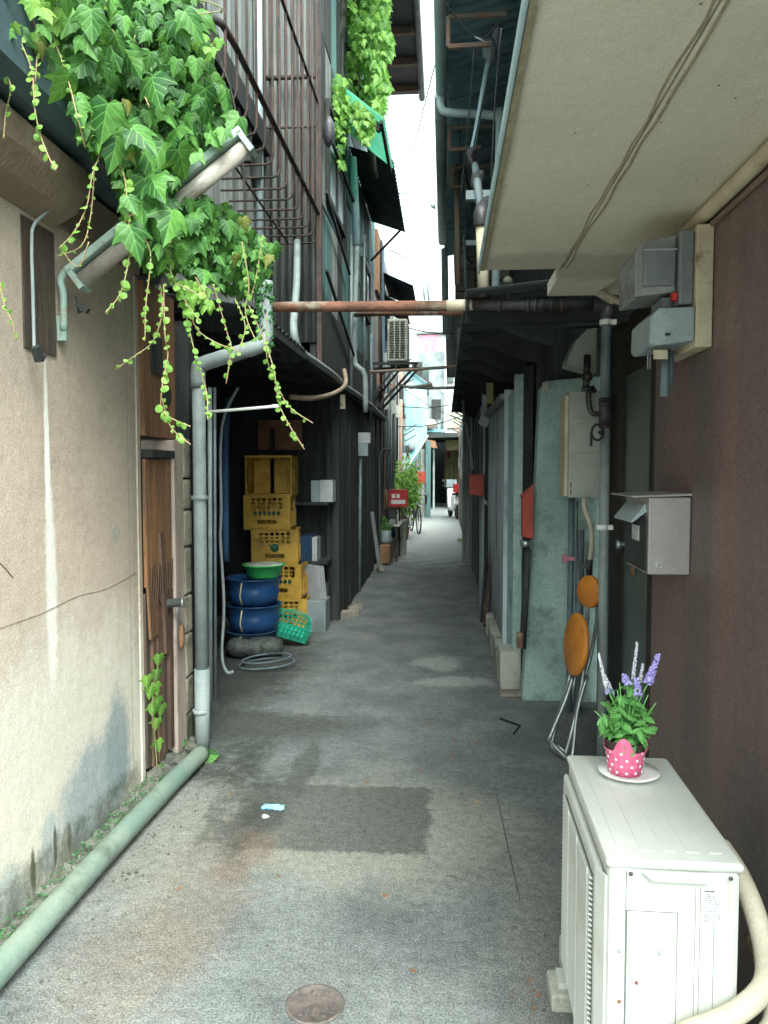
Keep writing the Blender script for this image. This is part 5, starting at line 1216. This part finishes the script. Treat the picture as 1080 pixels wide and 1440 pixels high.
dep = lambda x, y: 2.15 + max(0, x) / 400 * .75
l1 = sample(P1, 75, (.09, .125), lambda x, y: dep(x, y) - .03, .28) + sample(P1, 180, (.045, .085), dep, .3)
l2 = sample(P2, 45, (.04, .07), lambda x, y: 2.75 + (x - 270) / 400, .4)
l3 = sample(P1, 1500, (.04, .08), lambda x, y: dep(x, y) + .12, .45) + sample(P2, 420, (.025, .055), lambda x, y: 2.8 + (x - 270) / 400, .5)
EDGE = [(300, 80), (318, 120), (330, 160), (345, 195), (325, 240), (320, 290), (350, 320), (375, 345), (395, 352), (388, 380), (120, 200), (60, 70), (105, 150)]
foliage(ivy, 'leaf', big, l1 + l2 + l3, 'leaf_mass', 'leaf')
for i in range(22):
    x = random.uniform(0, 300); Y = dep(x, 0) + .25
    pts = [A(x, -60, Y)]; yy = -60
    while yy < 60 + x * 1.0:
        yy += 60; x += random.uniform(-12, 28); pts.append(A(x, yy, dep(x, yy) + .25))
    B().tube(pts, .004, 5, curve=2).to('stem', 'bark', ivy)
# tendrils with small round leaves
rnd = [leaf_mesh('tendril_leaf', 'leaf_lime', 'round', .2)]
TD = [([(18, 5), (30, 60), (45, 100), (50, 160), (62, 205), (78, 240)], 9), ([(60, 10), (78, 60), (95, 110), (108, 160), (120, 208)], 8), ([(0, 95), (15, 120), (8, 160), (5, 195)], 8),
      ([(130, 140), (133, 190), (140, 215), (130, 245), (122, 290), (105, 325), (83, 350)], 9), ([(133, 230), (128, 300), (115, 345), (80, 360)], 5), ([(160, 210), (175, 250), (180, 300), (183, 350), (175, 395), (165, 420), (148, 440)], 9),
      ([(200, 200), (200, 260), (186, 300), (160, 325)], 6), ([(186, 300), (200, 330), (212, 360), (205, 430), (204, 480)], 8), ([(240, 330), (240, 380), (250, 405), (265, 430), (280, 450)], 12),
      ([(225, 400), (228, 440), (215, 480), (190, 500), (162, 520)], 7), ([(230, 400), (232, 470), (236, 500), (228, 545), (230, 580), (268, 600)], 9), ([(228, 560), (240, 600), (268, 625)], 8),
      ([(262, 420), (275, 460), (300, 480), (330, 492)], 6), ([(262, 445), (275, 500), (290, 550), (292, 590)], 7), ([(300, 400), (320, 470), (325, 490), (318, 540)], 6), ([(330, 420), (345, 460), (332, 500)], 6),
      ([(375, 440), (375, 500), (385, 530), (405, 570), (440, 595)], 6), ([(350, 430), (372, 480), (385, 520), (395, 575), (428, 632)], 7), ([(340, 340), (350, 400), (345, 440), (360, 480)], 7), ([(0, 395), (5, 425), (18, 455), (22, 480)], 8),
      ([(280, 0), (300, 5), (312, 15), (275, 20)], 3), ([(150, 0), (145, 30), (160, 50), (110, 70), (92, 70)], 5), ([(190, 50), (180, 100), (200, 130), (210, 150)], 5), ([(370, 330), (362, 380), (352, 420), (340, 430)], 5),
      ([(125, 340), (110, 375), (85, 350)], 4), ([(240, 395), (262, 405), (290, 420), (275, 390)], 9), ([(60, -10), (30, 25), (20, 60), (2, 70)], 9), ([(40, 10), (52, 50), (50, 110), (48, 120)], 7)]
for k, (pl_, sz) in enumerate(TD):
    Y0 = 2.35 + max(0, pl_[0][0]) / 400 * .8 - .12
    if k == 19: Y0 = 2.3
    pts = spline([A(x, y, Y0 + random.uniform(-.03, .03)) for x, y in pl_], 6)
    td = B().tube(pts, .0022, 5, sm=True).to('tendril', 'stem_red', ivy)
    base = wl(ivy); vs, fs = [], []
    L = 0
    for i in range(len(pts) - 1):
        L += (pts[i + 1] - pts[i]).length
        if L > .019:
            L = 0
            for q in range(random.choice((1, 1, 2))):
                s = sz * random.uniform(.35, 1.2) * Y0 / F_PX * 1.15
                M3 = leaf_M((random.gauss(.3, .5), -1, random.gauss(.3, .5)), (random.gauss(0, .8), random.gauss(-.2, .3), random.gauss(-.6, .5)))
                o = len(vs); vs += [tuple(pts[i] - base + M3 @ (v.co * s)) for v in rnd[0].vertices]; fs += [tuple(j + o for j in f.vertices) for f in rnd[0].polygons]
    me = bpy.data.meshes.new('tendril_leaves'); me.from_pydata(vs, [], fs); me.update(); me.materials.append(m['leaf_lime'])
    o = bpy.data.objects.new('tendril_leaves', me); COL.objects.link(o); o.parent = td; o['kind'] = 'stuff'
# lime leaves on the ivy's top
lime = [leaf_mesh('young_leaf', 'leaf_lime', 'maple', .2)]
PL = [(0, -20), (60, -20), (85, 30), (40, 70), (0, 60)]; 
foliage(ivy, 'young_leaf', lime, sample(PL, 22, (.03, .055), lambda x, y: 2.15, .2) + sample([(270, 10), (310, 60), (290, 90), (250, 30)], 14, (.03, .05), lambda x, y: 2.7, .2) + sample([(240, 390), (290, 400), (300, 440), (262, 450)], 24, (.03, .045), lambda x, y: 2.75, .1), 'x', 'leaf_lime', 80)

m['leaf_dry'] = leafmat('leaf_dry', (.12, .14, .03), (.22, .22, .06), .3)
dry = [leaf_mesh('dry_leaf', 'leaf_dry', 'maple', .6)]
foliage(ivy, 'dry_leaf', dry, sample(P1, 4, (.03, .045), dep, .1) + sample(P2, 3, (.03, .05), lambda x, y: 2.75, .1), 'x', 'leaf_dry')
# small ivy on the boarded door
iv2 = T('door_ivy', 'small ivy climbing the brown boards of the old door', 'ivy', (-1.44, 3.78, .2))
its = [(x, y) for x, y in ((224, 930), (207, 960), (221, 952), (219, 970), (222, 990), (215, 1000), (228, 1000), (221, 1020), (222, 1050), (226, 1085), (224, 1105), (213, 975))]
lv = []
for x, y in its:
    p = X(x, y - 9, -1.392); M3 = leaf_M((.9, -.8, .3), (random.uniform(-.15, .15), random.uniform(-.15, .15), -1)); lv.append((p, M3, .062 if y < 1060 else .05))
med = [leaf_mesh('door_leaf', 'leaf_far', 'maple', .1)]
foliage(iv2, 'leaf', med, lv, 'x', 'leaf_far')
B().tube([X(222, 1110, -1.395), X(219, 1050, -1.395), X(214, 990, -1.395), X(222, 935, -1.395)], .003, 5, curve=3).to('stem', 'stem', iv2)
wd = T('weed', 'broad leaved weed where the downpipe meets the ground pipe', 'weed', G(290, 1075))
lv = []
for x, y, s, tp in ((294, 1062, .085, (1, -.1, .1)), (277, 1050, .06, (-.2, 0, -1)), (288, 1072, .06, (.6, -.5, .2)), (268, 1048, .05, (-.5, 0, .5)), (300, 1070, .05, (.5, -.6, 0)), (272, 1056, .045, (-.6, -.3, 0))):
    lv.append((A(x - 8, y, 4.0), leaf_M((.1, -.7, .8), tp), s))
rm = [leaf_mesh('weed_leaf', 'leaf_dark', 'round', .1)]
foliage(wd, 'leaf', [leaf_mesh('weed_leaf', 'leaf', 'round', .1)], lv, 'x', 'leaf')
B().tube([G(290, 1075), A(288, 1066, 4.0)], .004, 5).to('stem', 'stem', wd)

# vine on the mid house
random.seed(9)
vn = T('high_vine', 'bright yellow green vine cascading from the left eave against the sky', 'vine', (-.9, 9, 5))
fm = [leaf_mesh('vine_leaf', 'leaf_far', 'maple', d) for d in (.1, .3)]
P3 = [(485, -60), (552, -60), (545, 30), (553, 70), (541, 95), (548, 130), (536, 165), (528, 182), (518, 150), (512, 100), (495, 60)]
P4 = [(452, -60), (490, -60), (500, 60), (515, 120), (522, 185), (500, 185), (470, 150), (455, 80)]
P5 = [(452, 110), (480, 130), (520, 160), (530, 185), (515, 205), (505, 190), (470, 175), (462, 205), (495, 235), (482, 238), (450, 190)]
lv = sample(P3, 1300, (.05, .12), lambda x, y: 8.2, 1.3) + sample(P4, 330, (.05, .10), lambda x, y: 8.4, 1.2) + sample(P5, 230, (.04, .09), lambda x, y: 7.45, .25)
for i, (p, M3, s) in enumerate(lv): 
    if p.x < -1.05: lv[i] = (Vector((-1.04 + random.uniform(0, .08), p.y, p.z)), M3, s)
random.shuffle(lv)
foliage(vn, 'leaf', fm, lv, 'leaf_mass', 'leaf_far')
B().tube([A(478, -20, 8.3), A(480, 35, 8.3), A(458, 62, 8.2), A(445, 80, 8.0)], .05, 7, curve=3).to('branch', 'bark', vn)
B().tube([A(490, 60, 8.6), A(500, 105, 8.7), A(512, 170, 8.8), A(520, 200, 8.9), A(527, 250, 9.2)], .045, 7, curve=3).to('branch', 'bark', vn)
B().tube([A(455, 115, 8.3), A(480, 145, 8.5), A(520, 190, 8.9)], .03, 7, curve=3).to('branch', 'bluegrey_pipe', vn)

# ================================================================== FAR END
pw2 = T('left_end_house', 'narrow pinkish house front past the red crate', 'building', (-1.5, 20, 0))
B().box(-5, -1.15, 18.55, 23.4, 0, 4.6).to('wall', 'pinkwall', pw2)
B().box(-1.149, -1.10, 18.7, 19.0, .0, 4.4).to('pillar', 'farwhite', pw2); B().tube([(-1.10, 19.6, 0.2), (-1.10, 19.6, 4.2)], .05, 8).to('drainpipe', 'rust_pale', pw2)
for z in (1.9, 3.0): f = B().box(-1.149, -1.11, 21, 22.4, z, z + .8).to('window', 'timber_dark', pw2); B().box(-1.108, -1.10, 21.1, 22.3, z + .06, z + .74).to('pane', 'glass_win', f)
lb_ = T('light_blue_house', 'tall light blue house wall at the far left of the alley', 'building', (-1, 24, 0))
pts = [A(561, 655, 24), A(566, 668, 24), A(580, 655, 24), A(592, 632, 24), A(600, 615, 24), A(600, 535, 24), A(583, 522, 24), A(560, 510, 24)]
pts[0].x -= 1.5; pts[-1].x -= 1.5; pts[0].z = pts[1].z
B().prism(pts, (0, .3, 0)).to('blue_wall', 'lightblue', lb_)
B().bar(A(561, 508, 23.9), A(607, 540, 23.9), .08, .05).to('roof_edge', 'rust_thin', lb_)
B().bar(A(566, 668, 23.9), A(602, 612, 23.9), .05, .05).to('awning_edge', 'farwhite', lb_)
B().lathe(A(578, 628, 23.95), [(0, 0), (.14, 0), (.14, .05), (0, .05)], 12, axis=(0, -1, 0)).to('vent', 'fargrey', lb_)
hut = T('dark_hut', 'dark wooden hut under the light blue wall', 'building', (-1.2, 26.5, 0))
B().box(-3.2, -.62, 25.2, 27.5, 0, 2.75).to('wall', 'timber_dark', hut)
for k in range(7): B().box(-1.7 + k * .155, -1.56 + k * .155, 25.13, 25.19, 0, 2.2).to('board', 'timber_grey', hut)
pc_ = A(603, 720, 26); B().box(-.60, -.44, 25.0, 25.19, 0, 2.45).to('pillar', 'teal_panel', hut)
gh = T('grey_house', 'grey house with a balcony above the dark passage at the alley end', 'building', (0, 31, 2.9))
B().box(-1.05, .02, 30, 34, 3.0, 6.0).to('wall', 'fargrey', gh); B().box(-1.25, -.86, 29.8, 30, 2.9, 5.6).to('corner_post', 'timber_dark', gh)
B().box(-.95, .08, 29.7, 29.8, 2.95, 3.06).to('balcony_rail', 'lightblue', gh); B().box(-.02, .06, 29.72, 29.78, 3.06, 6.2).to('drainpipe', 'farwhite', gh)
B().blob((-.62, 29.6, 3.25), (.33, .2, .20), 12, 8, .1).to('red_planter', 'brick', label='dull red planter hung at the grey balcony', cat='planter')
rg = T('far_right_house', 'pale cluttered house above the passage on the right', 'building', (.6, 32, 3))
B().box(.1, 3, 31.5, 35, 2.9, 7.5).to('wall', 'farwhite', rg)
for (x0, x1, z0, z1, mt) in ((.12, .35, 5.0, 6.4, 'glass_win'), (.45, .62, 3.9, 5.2, 'pink_sign'), (.35, .9, 6.9, 7.3, 'timber_dark'), (.1, .8, 3.2, 3.8, 'concrete'), (.7, .95, 3.4, 5.6, 'lightblue')):
    B().box(x0, x1, 31.40, 31.49, z0, z1).to('panel', mt, rg)
B().bar(A(610, 540, 28), A(645, 565, 28), .08, .12).to('slanting_beam', 'paleblue_box', label='pale slanting beam across the far houses', cat='beam')
pg = T('dark_passage', 'dark covered passage with a tiled porch roof at the alley end', 'passage', (.2, 33, 0))
B().prism([(-1.1, 29.6, 2.92), (1.6, 29.6, 2.92), (1.6, 29.6, 2.80), (-1.1, 29.6, 2.72)], (0, 5.6, 0)).to('roof', 'black', pg)
B().prism([A(594, 617, 28.5), A(612, 620, 28.5), A(615, 630, 28.5), A(592, 628, 28.5)], (0, .8, 0)).to('porch_roof', 'tan_box', pg)
B().box(-1.1, -.9, 29.8, 36, 0, 2.7).to('side_wall', 'timber_dark', pg); B().box(1.1, 1.3, 29.8, 36, 0, 2.8).to('side_wall', 'timber_dark', pg)
B().box(-1.1, 1.3, 36, 36.2, 0, 2.9).to('back_wall', 'black', pg)
B().box(.0, .62, 33.5, 33.6, .75, 2.35).to('noticeboard', 'ochre', pg); B().box(.28, .33, 33.48, 33.5, .8, 2.3).to('board_strip', 'concrete', pg); B().box(.1, .25, 33.46, 33.49, 2.05, 2.25).to('red_lamp', 'red', pg)
B().box(-.45, -.38, 30.5, 30.6, 0, 2.6).to('post', 'bluegrey_pipe', pg)
B().box(.05, .7, 31, 31.1, 2.3, 2.7).to('hanging_curtain', 'ochre', label='ochre cloth strip hung over the passage', cat='curtain')
wh = T('white_end_house', 'bright white building with a faded pink sign closing the alley', 'building', (-.5, 44, 0))
B().box(-4.5, .9, 44, 50, 0, 9.6).to('wall', 'farwhite', wh)
B().box(-1.45, -.42, 43.9, 43.98, 7.6, 9.0).to('pink_sign', 'pink_sign', wh); B().box(-1.5, 1.0, 43.85, 43.98, 7.35, 7.45).to('ledge', 'fargrey', wh); B().box(-1.6, .3, 43.8, 43.98, 9.05, 9.15).to('ledge', 'fargrey', wh)
B().box(-1.3, -.2, 43.7, 43.96, 5.1, 7.3).to('grey_panel', 'fargrey', wh)
f = B().box(-.1, .8, 43.9, 43.99, 6.0, 6.9).to('window', 'timber_dark', wh); B().bar((-.1, 43.85, 6.8), (.7, 43.85, 6.3), .06, .05).to('window_bar', 'lightblue', f)
B().blob((.3, 43, 8.9), (.25, .2, .45), 9, 7, .3).to('shrub', 'tan_box', label='brownish shrub on the roof ledge far away', cat='shrub')
tr = T('roof_antenna', 'lattice mast standing against the sky at left', 'mast', A(597, 420, 20))
for dx in (0, 6): B().tube([A(592 + dx, 366, 20), A(597 + dx, 422, 20)], .035, 5).to('pole', 'paleblue_box', tr)
for k in range(4): B().bar(A(593 + k, 374 + k * 12, 20), A(599 + k, 378 + k * 12, 20), .03, .03).to('rung', 'paleblue_box', tr)
B().tube([A(548, 352, 13), A(594, 372, 19)], .010, 5).to('guy_wire', 'black', label='guy wire from the small awning to the lattice mast', cat='wire')
B().bar(A(552, 272, 11), A(574, 271, 11), .015, .02).to('eave_hook', 'bluegrey_pipe', label='small arm sticking into the sky beside the dark awning', cat='hook')

# small fixings on the far fronts
random.seed(44)
for k in range(9):
    y = 13.8 + k * 1.15; z = random.uniform(1.3, 2.1)
    B().box(.40, .468, y, y + .22, z, z + random.uniform(.2, .4)).to('meter_box', random.choice(('paleblue_box', 'heater', 'grey_plastic')), rh)
    B().tube([(.445, y + .5, .02), (.445, y + .5, 2.5), (.40, y + .5, 2.7)], .025, 6).to('pipe', random.choice(('conduit', 'bluegrey_pipe', 'rust_pale')), rh)
    B().bar((.47, y + .3, 2.6), (.12 + .1 * random.random(), y + .3, 2.75), .03, .03).to('bracket', random.choice(('steel_dark', 'rust_pale')), rh)
for k in range(8):
    y = 12.9 + k * .7; z = random.uniform(2.6, 3.6)
    B().box(-1.118, -1.02, y, y + .18, z, z + .28).to('meter_box', random.choice(('paleblue_box', 'heater', 'grey_plastic', 'rust_pale')), lh)
    B().tube([(-1.09, y + .3, 1.2), (-1.09, y + .3, 4.2 + random.random())], .022, 6).to('pipe', random.choice(('conduit', 'bluegrey_pipe', 'rust_thin')), lh)
for k in range(5):
    y = 18.9 + k * .9; z = random.uniform(1.5, 3.6)
    B().box(-1.098 if k == 0 else -1.148, -1.02, y, y + .25, z, z + .35).to('meter_box', random.choice(('paleblue_box', 'heater', 'timber_dark')), pw2)
    B().bar((-1.14, y + .4, z + .8), (-.8, y + .4, z + 1.0), .03, .03).to('bracket', 'steel_dark', pw2)
for k, (x0, x1, z0, z1, mt) in enumerate(((-.9, -.6, 4.4, 5.3, 'glass_win'), (-.5, -.15, 3.5, 4.2, 'timber_dark'), (-.9, -.62, 3.5, 4.0, 'paleblue_box'))):
    B().box(x0, x1, 29.93, 29.99, z0, z1).to('panel', mt, gh)
for k in range(5):
    x = -.9 + k * .2; B().tube([(x, 29.9, 3.07), (x, 29.9, 3.5)], .015, 5).to('rail_post', 'timber_dark', gh)
for k, (a, b_, lb) in enumerate((((560, 600, 15), (650, 585, 16), 'lower thin wire across the far alley'), ((570, 548, 20), (648, 590, 19), 'slanting thin wire near the light blue wall'), ((545, 452, 12), (660, 468, 12), 'thin wire just behind the thin rusty pipe'))):
    B().tube([A(*a), (A(*a) + A(*b_)) / 2 + Vector((0, 0, -.08)), A(*b_)], .009, 5, curve=4).to('overhead_wire', 'black', label=lb, cat='wire')
for k, (y, x, c_, mt, lb) in enumerate(((15.4, -.98, (.10, .10, .22), 'tan_box', 'brown pot on the ground at left past the pale cabinet'), (16.0, -.95, (.12, .12, .16), 'navy_cloth', 'dark blue pail past the brown pot at left'), (21.5, -.95, (.15, .2, .3), 'paper', 'pale box on the ground at left beyond the bicycle'))):
    B().lathe((x, y, 0), [(0, 0), (c_[0] * .8, 0), (c_[0], c_[2]), (c_[0] * .85, c_[2]), (0, c_[2] * .9)], 14 if k < 2 else 4).to(('flower_pot', 'pail', 'box')[k], mt, label=lb, cat=('pot', 'pail', 'box')[k])

# shrub
random.seed(12)
bs = T('bamboo_shrub', 'light green leafy shrub beside the alley behind the red crate', 'shrub', G(565, 770) if 0 else Vector((-.98, 17.2, 0)))
fl_ = [leaf_mesh('shrub_leaf', 'leaf_far', 'lance', .3)]
lv = []
for k in range(1300):
    a = random.gauss(0, 1); p = A(573 + random.gauss(0, 10), 688 + random.gauss(0, 16), 17 + random.uniform(-.4, .5))
    if p.x > -.52 or p.x < -1.12: continue
    lv.append((p, leaf_M((random.gauss(0, .5), -1, random.gauss(.6, .4)), (random.gauss(0, .7), random.gauss(0, .4), random.gauss(-.1, .7))), random.uniform(.05, .11)))
foliage(bs, 'leaf', [leaf_mesh('shrub_leaf', 'leaf_lime', 'lance', .3)], lv, 'leaf_mass', 'leaf_lime')
for k in range(7): B().tube([(-.95 + k * .02, 17.2, 0), (-.95 + k * .03, 17.2, .6), (-1.0 + k * .06, 17.2, 1.3)], .012, 5).to('stem', 'bark', bs)
B().lathe((-.93, 17.2, 0), [(0, 0), (.13, 0), (.17, .28), (.15, .28), (0, .25)], 14).to('pot', 'tan_box', bs)
B().obox(A(592, 672, 22), (.24, .12, .36)).to('red_sign_box', 'red', label='small red sign box hanging beside the far hut', cat='sign', bevel=.02)

# bicycle
bc = T('bicycle', 'bicycle leaning at the left side in the bright stretch', 'bicycle', (-.72, 19.2, 0), R(-78))
def wheel(par, x, r, name='wheel'):
    w = B().tube([(x + r * math.cos(i / 28 * 6.2832), 0, r + .01 + r * math.sin(i / 28 * 6.2832)) for i in range(29)], .018, 6).to(name, 'rubber', par, local=True)
    B().tube([(x + (r - .03) * math.cos(i / 28 * 6.2832), 0, r + .01 + (r - .03) * math.sin(i / 28 * 6.2832)) for i in range(29)], .008, 5).to('rim', 'chrome', w, local=True)
    b = B()
    for k in range(10): a = k * .6283; b.tube([(x, 0, r + .01), (x + (r - .03) * math.cos(a), 0, r + .01 + (r - .03) * math.sin(a))], .003, 4)
    b.to('spokes', 'chrome', w, local=True); return w
wheel(bc, .52, .32); wheel(bc, -.52, .32)
B().tube([(-.52, 0, .33), (-.05, 0, .30), (.38, 0, .72), (-.15, 0, .70), (-.05, 0, .30)], .014, 6).tube([(-.52, 0, .33), (-.16, 0, .68)], .010, 6).tube([(.52, 0, .33), (.40, 0, .62), (.36, 0, .90)], .014, 6).to('frame', 'steel_dark', bc, local=True)
B().tube([(.30, -.26, .98), (.38, -.20, .96), (.37, 0, .92), (.38, .20, .96), (.30, .26, .98)], .012, 6).to('handlebar', 'chrome', bc, local=True)
B().tube([(-.16, 0, .68), (-.19, 0, .84)], .012, 6).to('seat_post', 'chrome', bc, local=True); B().blob((-.2, 0, .87), (.13, .08, .035), 10, 6, 0).to('saddle', 'black', bc, local=True)
b = B(); b.box(.44, .70, -.16, .16, .72, .73); 
for k in range(8):
    for s in (-1, 1): b.box(.44 + k * .036, .446 + k * .036, s * .165 - .003, s * .165 + .003, .72, .93)
for z in (.78, .85, .93): b.box(.435, .705, -.17, -.162, z - .004, z + .004).box(.435, .705, .162, .17, z - .004, z + .004).box(.70, .708, -.162, .162, z - .004, z + .004)
b.to('basket', 'steel_dark', bc, local=True)
# scooter
sk = T('motor_scooter', 'white motor scooter with a red helmet box parked at the far right', 'scooter', (.30, 25, 0), R(100))
for x in (.60, -.58):
    w = B().lathe((x, .05, .25), [(.16, 0), (.22, -.0), (.25, .03), (.25, .07), (.22, .10), (.16, .10)], 20, axis=(0, -1, 0)).to('wheel', 'rubber', sk, local=True); B().lathe((x, .02, .25), [(0, 0), (.15, 0), (.15, .05), (0, .05)], 14, axis=(0, -1, 0)).to('hub', 'chrome', w, local=True)
B().prism([(-.80, -.14, .48), (-.70, -.14, .74), (-.20, -.14, .72), (-.12, -.14, .36), (.30, -.14, .34), (.42, -.14, .95), (.50, -.14, .93), (.52, -.14, .42), (.30, -.14, .24), (-.35, -.14, .24)], (0, .28, 0)).to('body', 'white', sk, local=True, bevel=.04)
B().prism([(-.78, -.12, .75), (-.2, -.12, .73), (-.2, -.12, .80), (-.78, -.12, .83)], (0, .24, 0)).to('seat', 'black', sk, local=True, bevel=.03)
B().tube([(.40, -.30, 1.02), (.45, -.12, 1.0), (.45, .12, 1.0), (.40, .30, 1.02)], .018, 6).to('handlebar', 'black', sk, local=True)
B().blob((.52, 0, .93), (.07, .10, .08), 10, 7, 0).to('headlight', 'chrome', sk, local=True)
B().box(.40, .44, -.17, .17, .98, 1.22).to('windscreen', 'paleblue_box', sk, local=True)
B().tube([(.46, 0, .6), (.60, 0, .25)], .03, 8).to('fork', 'chrome', sk, local=True); B().prism([(.36, -.07, .42), (.62, -.07, .52), (.86, -.07, .36), (.62, -.07, .46)], (0, .14, 0)).to('mudguard', 'white', sk, local=True)
for s in (-1, 1): B().tube([(.42, s * .2, 1.0), (.38, s * .26, 1.14)], .008, 5).lathe((.38, s * .27, 1.17), [(0, 0), (.05, 0), (.05, .012), (0, .012)], 12, axis=(1, 0, 0)).to('mirror', 'black', sk, local=True)
B().box(-.98, -.68, -.16, .16, .84, 1.1).to('rear_box', 'red_bright', sk, local=True, bevel=.02)
lv = [(G(652, 765) + Vector((random.uniform(-.12, .12), random.uniform(-.3, .3), .03 + random.random() * .08)), leaf_M((0, -.5, 1), (random.gauss(0, 1), random.gauss(0, 1), .3)), .08) for k in range(60)]
w3 = T('wall_weeds', 'patch of weeds at the foot of the far right wall', 'weeds', G(652, 765)); foliage(w3, 'leaf', fl_, lv, 'x', 'leaf_far')
# green plant and jug on the left stand
w4 = T('potted_fern', 'dark green plant under the white tabletop of the metal stand', 'potted plant', (-1.0, 12.9, .36))
lv = [(Vector((-.98 + random.gauss(0, .05), 12.9, .55 + random.gauss(0, .07))), leaf_M((0, -1, .3), (random.gauss(0, .6), 0, random.gauss(-.3, .6))), .09) for k in range(70)]
foliage(w4, 'leaf', [leaf_mesh('fern_leaf', 'leaf', 'lance', .3)], lv, 'x', 'leaf'); B().lathe((-.98, 12.95, .36), [(0, 0), (.05, 0), (.07, .1), (0, .1)], 10).to('pot', 'white', w4)
